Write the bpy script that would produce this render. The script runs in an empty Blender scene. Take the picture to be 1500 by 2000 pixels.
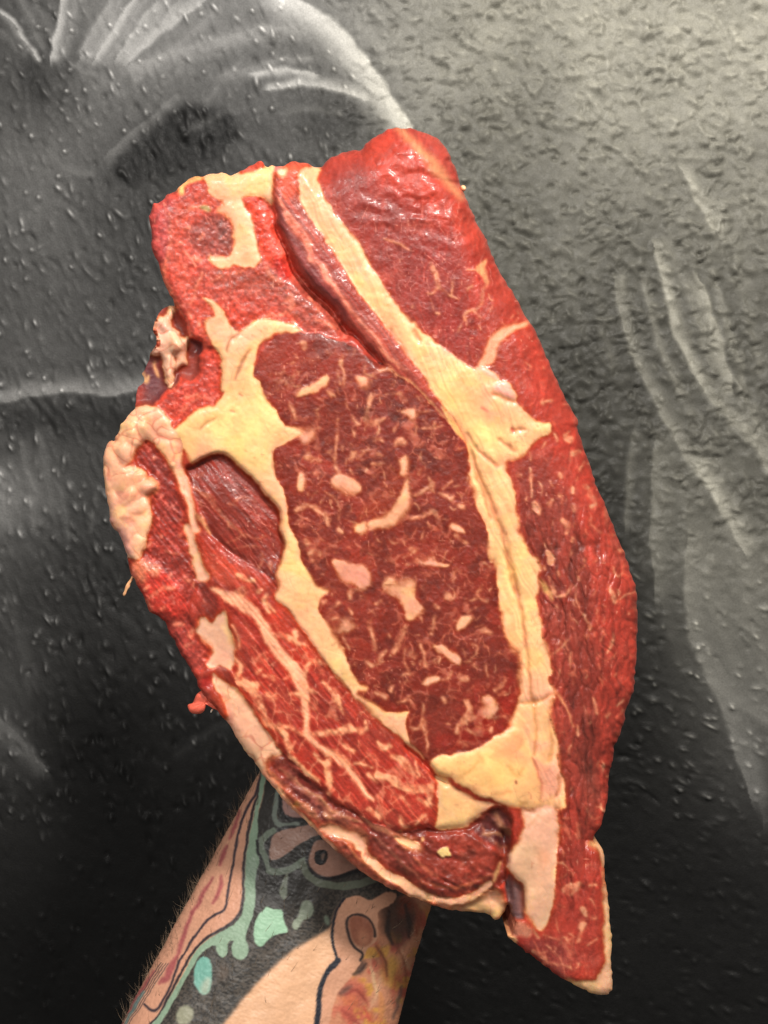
import bpy, math, random
import numpy as np

C = bpy.context.scene
random.seed(7)
R = np.random.default_rng(11)
col = C.collection

# ------------------------------------------------------------------ camera, world, lamps, exposure
S = 0.0002          # metres per photograph pixel at the plane of the cut face
D = 0.45            # camera distance from that plane
ZC = 1.40           # camera height
WALL_Y = 0.32
cam_d = bpy.data.cameras.new("camera")
cam = bpy.data.objects.new("camera", cam_d)
col.objects.link(cam)
cam.location = (0, -D, ZC)
cam.rotation_euler = (math.radians(90), 0, 0)
cam_d.sensor_fit = 'VERTICAL'
cam_d.sensor_height = 24
cam_d.lens = 24 * D / (2000 * S)
cam_d.clip_start = 0.01
cam_d.clip_end = 20
cam_d.dof.use_dof = True
cam_d.dof.focus_distance = D
cam_d.dof.aperture_fstop = cam_d.lens / 0.9
C.camera = cam

w = bpy.data.worlds.new("World")
C.world = w
w.use_nodes = True
bg = w.node_tree.nodes['Background']
bg.inputs[0].default_value = (1.0, 0.96, 0.90, 1)
bg.inputs[1].default_value = 0.22


def lamp(name, loc, target, size, power, colour):
    d = bpy.data.lights.new(name, 'AREA')
    d.shape = 'DISK'
    d.size = size
    d.energy = power
    d.color = colour
    o = bpy.data.objects.new(name, d)
    col.objects.link(o)
    o.location = loc
    v = np.array(target) - np.array(loc)
    v = v / np.linalg.norm(v)
    from mathutils import Vector
    o.rotation_euler = Vector(v).to_track_quat('-Z', 'Y').to_euler()
    return o


lamp("unseen_lamp", (0.30, -0.80, 2.25), (0.0, 0.0, 1.42), 0.18, 19.0, (1.0, 0.95, 0.88))
lamp("unseen_lamp", (-0.50, -1.20, 2.25), (0.0, 0.0, 1.40), 0.34, 10.5, (1.0, 0.96, 0.91))  # fill light added out of view, weaker than the key
C.view_settings.view_transform = 'Standard'
C.view_settings.look = 'None'
C.view_settings.exposure = 0.15
C.view_settings.gamma = 1
C.cycles.max_bounces = 6


# ------------------------------------------------------------------ helpers
def lin(c):
    c = np.asarray(c, float) / 255.0
    return np.where(c <= 0.04045, c / 12.92, ((c + 0.055) / 1.055) ** 2.4)


def hsh(i, j, seed):
    n = (i.astype(np.int64) * 374761393 + j.astype(np.int64) * 668265263 + seed * 1442695041) & 0xFFFFFFFF
    n = ((n ^ (n >> 13)) * 1274126177) & 0xFFFFFFFF
    n = ((n ^ (n >> 16)) * 2246822519) & 0xFFFFFFFF
    return ((n ^ (n >> 15)) & 0xFFFFFF) / float(0xFFFFFF)


def vn(X, Y, sx, sy=None, seed=0):
    """value noise, -1..1"""
    sy = sy or sx
    x = X / sx
    y = Y / sy
    i = np.floor(x)
    j = np.floor(y)
    fx = x - i
    fy = y - j
    fx = fx * fx * (3 - 2 * fx)
    fy = fy * fy * (3 - 2 * fy)
    a = hsh(i, j, seed)
    b = hsh(i + 1, j, seed)
    c = hsh(i, j + 1, seed)
    d = hsh(i + 1, j + 1, seed)
    return 2 * ((a * (1 - fx) + b * fx) * (1 - fy) + (c * (1 - fx) + d * fx) * fy) - 1


def fbm(X, Y, s, octv=3, seed=0):
    t = 0
    a = 1.0
    n = 0
    for k in range(octv):
        t = t + a * vn(X + 13.7 * k, Y - 7.1 * k, s / 2 ** k, None, seed + k)
        n += a
        a *= 0.55
    return t / n


def rot(X, Y, deg):
    a = math.radians(deg)
    return X * math.cos(a) + Y * math.sin(a), -X * math.sin(a) + Y * math.cos(a)


def worley(X, Y, s, seed):
    x = X / s
    y = Y / s
    i = np.floor(x)
    j = np.floor(y)
    f1 = np.full(X.shape, 9.0)
    f2 = np.full(X.shape, 9.0)
    cid = np.zeros(X.shape)
    for di in (-1, 0, 1):
        for dj in (-1, 0, 1):
            px = i + di + hsh(i + di, j + dj, seed)
            py = j + dj + hsh(i + di, j + dj, seed + 77)
            d = np.hypot(px - x, py - y)
            f2 = np.minimum(f2, np.maximum(f1, d))
            cid = np.where(d < f1, hsh(i + di, j + dj, seed + 155), cid)
            f1 = np.minimum(f1, d)
    return f1, f2, cid


def sstep(a, b, x):
    t = np.clip((x - a) / (b - a), 0, 1)
    return t * t * (3 - 2 * t)


def blur(A, sig):
    r = int(max(1, round(2.5 * sig)))
    k = np.exp(-0.5 * (np.arange(-r, r + 1) / sig) ** 2)
    k /= k.sum()
    for ax in (0, 1):
        P = np.pad(A, [(r, r) if a == ax else (0, 0) for a in (0, 1)], mode='edge')
        B = np.zeros_like(A)
        n = A.shape[ax]
        for q in range(2 * r + 1):
            B += k[q] * (P[q:q + n, :] if ax == 0 else P[:, q:q + n])
        A = B
    return A


VIEWS = {'F': (0, 0, 1), '1': (180, 230, 3), '2': (580, 230, 3), '3': (180, 680, 3), '4': (580, 680, 3),
         '5': (880, 680, 3.571), '6': (180, 1080, 3), '7': (580, 1080, 3), '8': (880, 1080, 3.571),
         '9': (480, 1480, 2.885), 'A': (850, 1480, 3.333), 'B': (200, 1480, 3), 'E': (550, 620, 5), 'G': (380, 1150, 5)}


def P(s):
    """'2: 10,20 30,40 3: ...' -> array of photograph coordinates (a third number is a width)"""
    out = []
    v = VIEWS['F']
    for tok in s.split():
        if tok[-1] == ':':
            v = VIEWS[tok[:-1]]
            continue
        q = [float(t) for t in tok.split(',')]
        r = [v[0] + q[0] / v[2], v[1] + q[1] / v[2]]
        if len(q) > 2:
            r.append(q[2] / v[2])
        out.append(r)
    return np.array(out)


def chaikin(p, closed, n=1):
    for _ in range(n):
        q = np.roll(p, -1, 0) if closed else p[1:]
        a = p if closed else p[:-1]
        m = np.empty((2 * len(a), p.shape[1]))
        m[0::2] = 0.75 * a + 0.25 * q
        m[1::2] = 0.25 * a + 0.75 * q
        if not closed:
            m = np.vstack([p[:1], m, p[-1:]])
        p = m
    return p


def sd_poly(p, X, Y):
    d2 = np.full(X.shape, 1e12)
    ins = np.zeros(X.shape, bool)
    n = len(p)
    for k in range(n):
        ax, ay = p[k][:2]
        bx, by = p[(k + 1) % n][:2]
        ex, ey = bx - ax, by - ay
        L = ex * ex + ey * ey + 1e-12
        wx = X - ax
        wy = Y - ay
        t = np.clip((wx * ex + wy * ey) / L, 0, 1)
        d2 = np.minimum(d2, (wx - t * ex) ** 2 + (wy - t * ey) ** 2)
        if by != ay:
            c = (ay > Y) != (by > Y)
            ins ^= c & (X < (bx - ax) * (Y - ay) / (by - ay) + ax)
    d = np.sqrt(d2)
    return np.where(ins, -d, d)


def sd_line(p, X, Y):
    """distance to a polyline, minus its half width; also the signed side and the parameter"""
    best = np.full(X.shape, 1e12)
    side = np.zeros(X.shape)
    for k in range(len(p) - 1):
        ax, ay, aw = p[k]
        bx, by, bw = p[k + 1]
        ex, ey = bx - ax, by - ay
        L = ex * ex + ey * ey + 1e-12
        wx = X - ax
        wy = Y - ay
        t = np.clip((wx * ex + wy * ey) / L, 0, 1)
        d = np.hypot(wx - t * ex, wy - t * ey) - 0.5 * (aw + t * (bw - aw))
        m = d < best
        best = np.where(m, d, best)
        side = np.where(m, np.sign(ex * wy - ey * wx), side)
    return best, side


class Canvas:
    def __init__(s, X, Y, base):
        s.X, s.Y = X, Y
        s.C = np.empty(X.shape + (3,))
        s.C[:] = base
        s.H = np.zeros(X.shape)
        s.reg = np.zeros(X.shape, int)
        s.marb = np.zeros(X.shape)
        s.fat = np.zeros(X.shape)
        s.last = None

    def box(s, p, m):
        # rows follow Y, columns follow X (warped by a few pixels only)
        x0, x1 = p[:, 0].min() - m, p[:, 0].max() + m
        y0, y1 = p[:, 1].min() - m, p[:, 1].max() + m
        gx, gy = s.gx, s.gy
        i0, i1 = np.searchsorted(gx, (x0, x1))
        j0, j1 = np.searchsorted(gy, (y0, y1))
        return slice(j0, j1), slice(i0, i1)

    def put(s, sl, a, colour=None, reg=None, h=None, dh=None, fat=None, marb=None, pil=None):
        if colour is not None:
            s.C[sl] += a[..., None] * (np.asarray(colour, float) - s.C[sl])
        if reg is not None:
            s.reg[sl] = np.where(a > 0.5, reg, s.reg[sl])
        if h is not None:
            hh = h if pil is None else h + pil
            s.H[sl] += a * (hh - s.H[sl])
        if dh is not None:
            s.H[sl] += a * dh
        if fat is not None:
            s.fat[sl] += a * (fat - s.fat[sl])
        if marb is not None:
            s.marb[sl] = np.maximum(s.marb[sl], a * marb)

    def poly(s, txt, colour=None, f=2.0, sm=1, amp=0.0, L=14.0, alpha=1.0, only=None, **k):
        p = P(txt) if isinstance(txt, str) else txt
        if sm:
            p = chaikin(p, True, sm)
        sl = s.box(p, f + 10)
        d = sd_poly(p, s.X[sl], s.Y[sl])
        if k.get('fat') and hasattr(s, 'rag'):
            d = d + s.rag[sl]
            ff = f * s.soft[sl]
            a = alpha * sstep(ff, -ff, d)
        else:
            a = alpha * sstep(f, -f, d)
        if only is not None:
            a = a * np.isin(s.reg[sl], only)
        if amp:
            k['pil'] = amp * (1 - np.exp(np.minimum(d, 0) / L))
        s.put(sl, a, colour, **k)

    def line(s, txt, colour=None, wd=4.0, f=1.6, sm=2, alpha=1.0, taper=True, only=None, side=0, fade=0, whole=False, **k):
        p = P(txt) if isinstance(txt, str) else txt
        if p.shape[1] == 2:
            ww = np.full((len(p), 1), wd)
            if taper:
                t = np.linspace(0, 1, len(p))
                ww = wd * (0.35 + 0.65 * np.sin(np.pi * np.clip(t, 0.08, 0.92)))[:, None]
            p = np.hstack([p, ww])
        p = chaikin(p, False, sm)
        sl = s.box(p, max(f, fade) + wd + 12)
        d, sd = sd_line(p, s.X[sl], s.Y[sl])
        if side:
            a = np.where(sd * side > 0, sstep(fade, 0, d) ** 1.5, sstep(f, -f, d))
        else:
            a = sstep(f, -f, d)
        a = alpha * a
        if k.get('marb') and hasattr(s, 'brk') and not whole:
            a = a * s.brk[sl]
        if only is not None:
            a = a * np.isin(s.reg[sl], only)
        s.put(sl, a, colour, **k)


def mesh_from(name, co, quads, rgb=None, nrm=None, mat=None, extra=None):
    me = bpy.data.meshes.new(name)
    nv, nf = len(co), len(quads)
    k = quads.shape[1]
    me.vertices.add(nv)
    me.vertices.foreach_set("co", np.ascontiguousarray(co, np.float32).ravel())
    me.loops.add(nf * k)
    me.loops.foreach_set("vertex_index", np.ascontiguousarray(quads, np.int32).ravel())
    me.polygons.add(nf)
    me.polygons.foreach_set("loop_start", np.arange(0, nf * k, k, dtype=np.int32))
    me.update(calc_edges=True)
    me.polygons.foreach_set("use_smooth", np.ones(nf, bool))
    if rgb is not None:
        at = me.attributes.new("Col", 'FLOAT_COLOR', 'POINT')
        buf = np.ones((nv, 4), np.float32)
        buf[:, :3] = rgb
        at.data.foreach_set("color", buf.ravel())
    if extra is not None:
        for nm, val in extra.items():
            at = me.attributes.new(nm, 'FLOAT', 'POINT')
            at.data.foreach_set("value", np.ascontiguousarray(val, np.float32))
    if nrm is not None:
        me.normals_split_custom_set_from_vertices(nrm.astype(np.float32).tolist())
    if mat:
        me.materials.append(mat)
    return me


def link(name, me, parent=None):
    o = bpy.data.objects.new(name, me)
    col.objects.link(o)
    if parent:
        o.parent = parent
    return o


def grid_quads(nr, nc):
    i = np.arange(nr * nc).reshape(nr, nc)
    return np.stack([i[:-1, :-1], i[1:, :-1], i[1:, 1:], i[:-1, 1:]], -1).reshape(-1, 4)


def material(name, rough=0.4, rvar=0.12, scale=900.0, bump=0.25, dist=0.0003, var=0.10, coat=0.0, spec=0.5, sss=0.0, aniso=None):
    m = bpy.data.materials.new(name)
    m.use_nodes = True
    nt = m.node_tree
    b = nt.nodes['Principled BSDF']
    at = nt.nodes.new('ShaderNodeAttribute')
    at.attribute_name = 'Col'
    tc = nt.nodes.new('ShaderNodeTexCoord')
    mp = nt.nodes.new('ShaderNodeMapping')
    if aniso:
        mp.inputs['Rotation'].default_value = (0, math.radians(aniso[0]), 0)
        mp.inputs['Scale'].default_value = aniso[1]
    nt.links.new(tc.outputs['Object'], mp.inputs['Vector'])
    n1 = nt.nodes.new('ShaderNodeTexNoise')
    n1.inputs['Scale'].default_value = scale
    n1.inputs['Detail'].default_value = 4
    nt.links.new(mp.outputs[0], n1.inputs['Vector'])
    n2 = nt.nodes.new('ShaderNodeTexNoise')
    n2.inputs['Scale'].default_value = scale * 0.35
    n2.inputs['Detail'].default_value = 3
    nt.links.new(tc.outputs['Object'], n2.inputs['Vector'])
    mr = nt.nodes.new('ShaderNodeMapRange')
    mr.inputs['From Min'].default_value = 0.3
    mr.inputs['From Max'].default_value = 0.7
    mr.inputs['To Min'].default_value = 1 - var
    mr.inputs['To Max'].default_value = 1 + var
    nt.links.new(n1.outputs['Fac'], mr.inputs['Value'])
    mx = nt.nodes.new('ShaderNodeVectorMath')
    mx.operation = 'SCALE'
    nt.links.new(at.outputs['Color'], mx.inputs[0])
    nt.links.new(mr.outputs[0], mx.inputs['Scale'])
    nt.links.new(mx.outputs[0], b.inputs['Base Color'])
    rr = nt.nodes.new('ShaderNodeMapRange')
    rr.inputs['From Min'].default_value = 0.3
    rr.inputs['From Max'].default_value = 0.7
    rr.inputs['To Min'].default_value = rough - rvar
    rr.inputs['To Max'].default_value = rough + rvar
    nt.links.new(n2.outputs['Fac'], rr.inputs['Value'])
    nt.links.new(rr.outputs[0], b.inputs['Roughness'])
    bp = nt.nodes.new('ShaderNodeBump')
    bp.inputs['Strength'].default_value = bump
    bp.inputs['Distance'].default_value = dist
    nt.links.new(n1.outputs['Fac'], bp.inputs['Height'])
    nt.links.new(bp.outputs[0], b.inputs['Normal'])
    b.inputs['Specular IOR Level'].default_value = spec
    b.inputs['Coat Weight'].default_value = coat
    b.inputs['Coat Roughness'].default_value = 0.10
    if sss:
        b.inputs['Subsurface Weight'].default_value = sss
        b.inputs['Subsurface Radius'].default_value = (0.0016, 0.0009, 0.0005)
    return m


# ------------------------------------------------------------------ the painted plaster wall
def build_wall():
    k = (D + WALL_Y) / D
    st = 2.9
    gx = np.concatenate([np.linspace(-3300, -600, 20)[:-1], np.arange(-600, -60, 5.0), np.arange(-60, 1560, st), np.arange(1560, 2100, 5.0), np.linspace(2100, 4800, 20)])
    gy = np.concatenate([np.linspace(-2700, -600, 16)[:-1], np.arange(-600, -60, 5.0), np.arange(-60, 2061, st), np.arange(2061, 2600, 5.0), np.linspace(2600, 6000, 22)])
    X, Y = np.meshgrid(gx, gy)
    WX = X + 7 * fbm(X, Y, 70, 2, 5) + 2.5 * vn(X, Y, 14, None, 8)
    WY = Y + 7 * fbm(X, Y, 70, 2, 6) + 2.5 * vn(X, Y, 14, None, 9)
    cv = Canvas(WX, WY, (0, 0, 0))
    cv.gx, cv.gy = gx, gy
    pts = """0,0,75 200,0,110 400,0,118 600,0,122 800,0,132 1000,0,145 1200,0,152 1400,0,155 1500,0,158
0,100,75 100,90,72 200,100,118 300,100,118 400,100,108 600,100,100 700,100,120 800,100,142 1000,100,140 1200,100,150 1400,100,152
0,200,72 85,165,50 200,200,103 300,180,98 400,170,98 500,170,98 620,160,85 620,220,70 720,230,95 820,200,138 1000,200,122 1200,200,145 1400,200,150
0,300,92 100,300,98 200,290,78 300,290,45 400,260,52 500,270,75 600,250,78 700,270,85 900,280,112 1000,300,112 1200,300,132 1400,300,132
0,400,85 100,380,95 200,400,72 280,400,55 1000,400,105 1200,400,118 1400,400,122 1500,400,130
0,500,74 100,500,78 200,500,68 270,480,55 1000,500,95 1100,500,108 1200,500,102 1300,500,108 1450,500,110
0,600,68 100,600,68 200,600,62 270,600,60 1080,600,95 1180,600,80 1300,600,95 1450,600,98
0,700,80 100,700,78 200,700,72 250,700,68 1130,700,72 1200,700,72 1300,700,92 1450,700,92
0,800,50 100,810,46 200,800,50 1170,800,72 1250,800,78 1350,800,90 1470,800,95
0,860,62 100,860,55 200,870,55 1180,880,62 1280,880,82 1380,900,90 1490,900,85
0,950,105 60,940,95 150,950,72 210,960,60 1200,980,50 1270,980,80 1350,980,82 1460,980,76
0,1050,70 100,1050,48 200,1060,45 1220,1060,42 1285,1060,80 1350,1080,85 1460,1080,85
0,1200,52 100,1200,42 200,1200,40 300,1230,45 1260,1200,42 1320,1200,66 1380,1200,86 1480,1200,84
0,1300,58 100,1300,42 200,1300,36 320,1300,45 1260,1300,42 1320,1300,46 1420,1300,82 1490,1300,80
0,1400,66 100,1400,36 200,1400,26 300,1400,42 400,1420,58 1230,1400,30 1330,1400,42 1430,1400,68 1500,1400,80
30,1500,70 100,1500,34 200,1500,22 350,1500,36 440,1500,40 1200,1500,28 1350,1500,38 1450,1500,62
0,1580,30 60,1600,48 120,1600,34 220,1600,19 400,1600,26 1200,1600,26 1350,1600,32 1480,1600,48
0,1700,30 60,1700,38 200,1700,18 350,1700,26 1200,1700,24 1350,1700,30 1480,1700,36
0,1800,22 150,1800,17 300,1800,17 900,1800,17 1000,1800,15 1250,1800,28 1400,1800,30
0,1900,15 200,1900,14 900,1900,14 1050,1900,14 1300,1900,27 1450,1900,28
0,2000,12 200,2000,11 900,2000,13 1100,2000,17 1250,2000,23 1450,2000,22
400,700,60 700,700,75 700,1200,50 600,900,60 900,1100,60 900,1400,40 700,1500,35"""
    p = np.array([[float(q) for q in t.split(',')] for t in pts.split()])
    cx = np.arange(-700, 2201, 25.0)
    cy = np.arange(-700, 2701, 25.0)
    GX, GY = np.meshgrid(cx, cy)
    num = np.zeros(GX.shape)
    den = np.zeros(GX.shape) + 1e-9
    for x, y, v in p:
        d2 = (GX - x) ** 2 + (GY - y) ** 2
        ww = np.exp(-d2 / (2 * 55.0 ** 2)) + 1e-4 / (1 + d2 / 1e4)
        num += ww * v
        den += ww
    G = num / den
    fx = np.clip((WX - cx[0]) / 25.0, 0, len(cx) - 1.001)
    fy = np.clip((WY - cy[0]) / 25.0, 0, len(cy) - 1.001)
    ix = fx.astype(int)
    iy = fy.astype(int)
    fx -= ix
    fy -= iy
    B = (G[iy, ix] * (1 - fx) + G[iy, ix + 1] * fx) * (1 - fy) + (G[iy + 1, ix] * (1 - fx) + G[iy + 1, ix + 1] * fx) * fy  # greys of the mural, with part of the light falloff painted in
    B = B * (1 + .34 * sstep(700, 1100, Y) * sstep(1800, 1350, Y) * sstep(1180, 1350, X) + .22 * np.exp(-((X - 30) / 130) ** 2 - ((Y - 1150) / 330) ** 2) + .12 * np.exp(-((X - 120) / 220) ** 2 - ((Y - 600) / 200) ** 2))
    B = B * (1 + 0.07 * fbm(X, Y, 60, 3, 31) + 0.05 * fbm(X, Y, 11, 2, 33))
    cv.C[:] = B[..., None]

    def st_(txt, v, wd=6, side=0, fade=30, f=5, al=0.8):
        v = v + 14
        fade = fade * 1.2
        f = f * 1.1
        wd = wd * .8
        cv.line(txt, (v, v, v), wd=wd, f=f, side=side, fade=fade, alpha=al)
    cv.poly("212,325 262,258 315,217 372,198 450,215 470,260 420,310 320,345 235,370", (30,) * 3, f=16, alpha=.92)
    cv.poly("590,205 660,195 705,215 700,270 640,285 590,260", (58,) * 3, f=22, alpha=.6)
    cv.poly("40,130 75,125 95,165 88,205 55,195", (44,) * 3, f=16, alpha=.7)
    cv.poly("0,805 260,790 250,850 120,850 0,845", (38,) * 3, f=16, alpha=.6)
    st_("0,27 32,56 59,93 78,122", 172, 9, -1, 10, 12)
    st_("0,60 28,85 50,112", 128, 8, 0, 10, 10, .6)
    st_("64,5 88,40 104,67", 112, 9, 0, 10, 12, .6)
    st_("123,0 117,40 109,80 105,110", 176, 4, -1, 30, 4)
    st_("205,10 181,53 157,107", 146, 7, -1, 32, 7, .7)
    st_("256,5 227,40 203,75 184,112", 174, 6, -1, 26, 6)
    st_("300,12 267,51 240,90 228,110", 158, 6, -1, 26, 6, .75)
    st_("345,5 312,45 275,85", 150, 6, -1, 22, 6, .6)
    st_("395,8 330,50 288,88 258,118", 168, 5, 1, 30, 5, .75)
    st_("560,-10 610,10 665,55 712,112 762,182 806,250", 196, 10, 1, 70, 5, .85)
    st_("640,-10 700,40 760,120", 150, 8, 0, 30, 25, .5)
    st_("258,125 350,92 440,70 520,52 580,45", 142, 12, 1, 38, 12, .65)
    st_("440,140 520,118 600,108", 128, 8, 1, 26, 10, .6)
    st_("498,136 550,131 615,146", 176, 6, 1, 20, 6)
    st_("528,176 600,169 655,175 712,190", 178, 7, -1, 24, 6)
    for t, v, a_ in [("30,0 60,40 84,92", 120, .5), ("150,0 140,50 128,100", 130, .5), ("232,0 206,50 170,115", 150, .5), ("282,0 246,55 208,115", 140, .5), ("325,0 290,50 250,100", 146, .55), ("372,0 330,35 285,75", 146, .5), ("420,20 360,70 300,115 262,150", 128, .5),
                     ("440,50 380,95 330,150", 110, .4), ("470,112 430,150 400,190", 112, .4), ("150,140 200,170 230,190", 118, .4), ("380,255 420,225 470,215", 84, .5), ("560,225 610,215 660,225", 100, .5), ("90,300 130,330 170,345", 108, .5)]:
        st_(t, v, 7, -1, 18, 9, a_)
    for t, v, a_ in [("1150,480 1165,600 1190,720", 100, .4), ("1085,420 1100,520 1130,640", 104, .35), ("1300,480 1345,590 1385,700", 128, .45), ("1420,470 1455,600 1480,720", 118, .4), ("1440,760 1470,830 1500,880", 128, .5), ("1320,760 1370,850 1420,930", 104, .45), ("1300,880 1330,960 1350,1040", 98, .4),
                     ("1392,960 1430,1060 1470,1150", 112, .45), ("1370,1130 1400,1230 1440,1320", 110, .4), ("1440,1120 1470,1230 1500,1330", 110, .45), ("1290,1160 1310,1240 1330,1300", 80, .4), ("1460,1440 1480,1520 1490,1600", 90, .5), ("40,880 60,960 62,1020", 112, .45), ("70,850 92,930 100,1000", 100, .4), ("230,900 222,960 214,1020", 84, .4), ("10,1180 40,1260 52,1340", 74, .4)]:
        st_(t, v, 9, -1, 30, 10, a_)
    st_("215,298 262,252 305,217 330,196", 106, 6, 1, 34, 4, .7)
    st_("0,788 60,777 140,769 270,765", 138, 6, -1, 52, 6, .75)
    st_("0,940 10,985 5,1010", 140, 30, 0, 30, 40, .5)
    st_("120,960 128,1010 134,1050", 105, 8, 0, 10, 10, .6)
    st_("190,960 182,1000 180,1035", 105, 5, 0, 10, 7, .6)
    st_("0,1402 42,1442 84,1490", 112, 14, 1, 40, 12, .65)
    st_("350,1475 415,1425 445,1404", 82, 10, 0, 20, 14, .6)
    st_("1280,490 1300,576 1324,660 1366,740", 162, 10, -1, 30, 5, .75)
    st_("1372,560 1410,650 1430,748", 156, 8, 1, 36, 5, .7)
    st_("1395,540 1430,640 1455,745", 118, 6, 1, 22, 5, .7)
    st_("1335,348 1362,400 1390,450", 168, 5, -1, 40, 4, .6)
    st_("1255,560 1275,640 1305,725 1330,770", 122, 8, -1, 20, 6, .7)
    st_("1203,565 1218,656 1242,704 1266,760 1300,820 1340,888 1400,980", 134, 7, -1, 36, 6, .7)
    st_("1370,925 1408,997 1446,1065", 158, 8, -1, 46, 5, .7)
    st_("1364,740 1416,812 1468,868 1505,930", 146, 12, -1, 36, 8, .65)
    st_("1234,846 1224,930 1222,1025", 98, 6, -1, 22, 5, .7)
    st_("1278,880 1271,960 1272,1060 1276,1145", 112, 5, -1, 54, 3, .75)
    st_("1338,1080 1340,1180 1350,1245 1372,1300 1402,1362 1424,1420 1442,1480 1462,1540", 122, 6, -1, 60, 5, .7)
    st_("1392,1338 1440,1383 1500,1416", 114, 10, -1, 46, 8, .65)
    # relief of the plaster: lumps and drips pressed into it
    Hm = np.zeros(X.shape)
    tops = np.zeros(X.shape)  # bump tops painted paler: paint dust plus highlights from above
    n = 30000
    bx = R.uniform(-590, 2090, n)
    by = R.uniform(-590, 2590, n)
    ru = R.random((n, 6))
    for q in range(n):
        x, y = bx[q], by[q]
        u = ru[q]
        right = x > 690 + 120 * (u[5] - .5) and y < 1150 + 200 * (u[5] - .5)
        if right:
            L, s2, ang = 6 + 9 * u[0], 5 + 4 * u[1], 35 + 70 * (u[2] - .5)
            amp = (0.12 + 0.6 * u[3] ** 1.8) * (1.0 if y < 700 else 0.8)
            if u[4] < .25:
                amp *= -0.7
        else:
            L, s2, ang = 5 + 10 * u[0] ** 2, 3.0 + 2.4 * u[1], (72 if x < 700 and y > 600 else 100 if x < 700 else 25) + 40 * (u[2] - .5)
            if x < 700 and y < 600:
                ang = 62 + 40 * (u[2] - .5)
            amp = 0.06 + 0.95 * u[3] ** 3.6
            if y > 1600:
                amp *= 0.55
            if u[4] < .25:
                amp *= -0.8
            if 0.5 < u[4] < .75:
                continue
        r = 2.4 * L + 3
        c0, c1 = np.searchsorted(gx, (x - r, x + r))
        k0, k1 = np.searchsorted(gy, (y - r, y + r))
        sl = (slice(k0, k1), slice(c0, c1))
        xx = X[sl] - x
        yy = Y[sl] - y
        if xx.size == 0:
            continue
        a = math.radians(ang)
        uu = xx * math.cos(a) + yy * math.sin(a)
        vv = -xx * math.sin(a) + yy * math.cos(a)
        g = np.exp(-(uu / L) ** 2 - (vv / s2) ** 2)
        Hm[sl] += amp * g
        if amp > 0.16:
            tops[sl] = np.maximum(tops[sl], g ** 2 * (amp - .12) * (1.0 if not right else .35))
    inside = sstep(-600, -420, X) * sstep(2100, 1920, X) * sstep(-600, -420, Y) * sstep(2600, 2420, Y)
    rgt = sstep(560, 800, X) * sstep(1250, 900, Y)
    lx, ly = X + 6 * vn(X, Y, 24, None, 47) + 2 * vn(X, Y, 8, None, 147), Y + 6 * vn(X, Y, 24, None, 49) + 2 * vn(X, Y, 8, None, 149)
    q1, q2 = rot(lx, ly, -28)
    l1, l2, lc = worley(q1 / 1.35, q2, 17, 48)
    m1, m2_, mc = worley(q1 / 1.2 + 90, q2 + 40, 27, 148)
    lump = sstep(.62, .05, l1) * np.clip(lc - .25, 0, 1) ** 1.5 * 1.5 + sstep(.6, .1, m1) * np.clip(mc - .45, 0, 1) * 1.6
    n1_, n2__, nc_ = worley(q1 / 1.3 + 700, q2 + 270, 10, 448)
    lump = lump * sstep(-.45, .25, fbm(X, Y, 110, 2, 449)) + sstep(.6, .1, n1_) * np.clip(nc_ - .5, 0, 1) * 1.1 * sstep(-.3, .4, vn(X, Y, 40, None, 450))
    pit = sstep(.45, .08, worley(q1 / 1.5 + 400, q2 + 70, 21, 248)[0]) * sstep(.1, .5, vn(X, Y, 19, None, 249))
    Hm = blur(Hm, 0.6) * 1.15
    Hm += rgt * (1.30 * lump * (.75 + .35 * vn(X, Y, 70, None, 50)) - 0.75 * pit)
    Hm += 0.5 * fbm(X, Y, 130, 3, 41) + 0.10 * fbm(X, Y, 24, 3, 43)
    Hm += (1 - rgt) * .22 * np.clip(vn(*rot(X, Y, 68), 26, 9, 45), 0, 1) * sstep(1800, 1300, Y)
    Hm *= inside
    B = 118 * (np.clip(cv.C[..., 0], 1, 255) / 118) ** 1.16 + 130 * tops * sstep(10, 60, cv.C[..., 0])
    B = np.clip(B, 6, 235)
    warm = sstep(450, 1000, X) * sstep(1900, 900, Y)
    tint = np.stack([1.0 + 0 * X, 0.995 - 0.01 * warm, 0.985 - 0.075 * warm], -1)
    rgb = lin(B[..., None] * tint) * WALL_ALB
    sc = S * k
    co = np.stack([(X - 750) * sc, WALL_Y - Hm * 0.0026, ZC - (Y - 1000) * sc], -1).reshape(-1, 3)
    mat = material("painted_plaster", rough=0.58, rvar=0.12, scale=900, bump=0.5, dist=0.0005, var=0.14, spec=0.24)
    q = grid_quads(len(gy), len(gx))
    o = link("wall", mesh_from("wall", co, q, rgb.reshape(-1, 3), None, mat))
    o['kind'] = 'structure'
    o['label'] = 'dark rough plaster wall airbrushed with pale grey streaks behind the meat'
    o['category'] = 'wall'
    return o


WALL_ALB = 0.80
build_wall()

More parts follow.
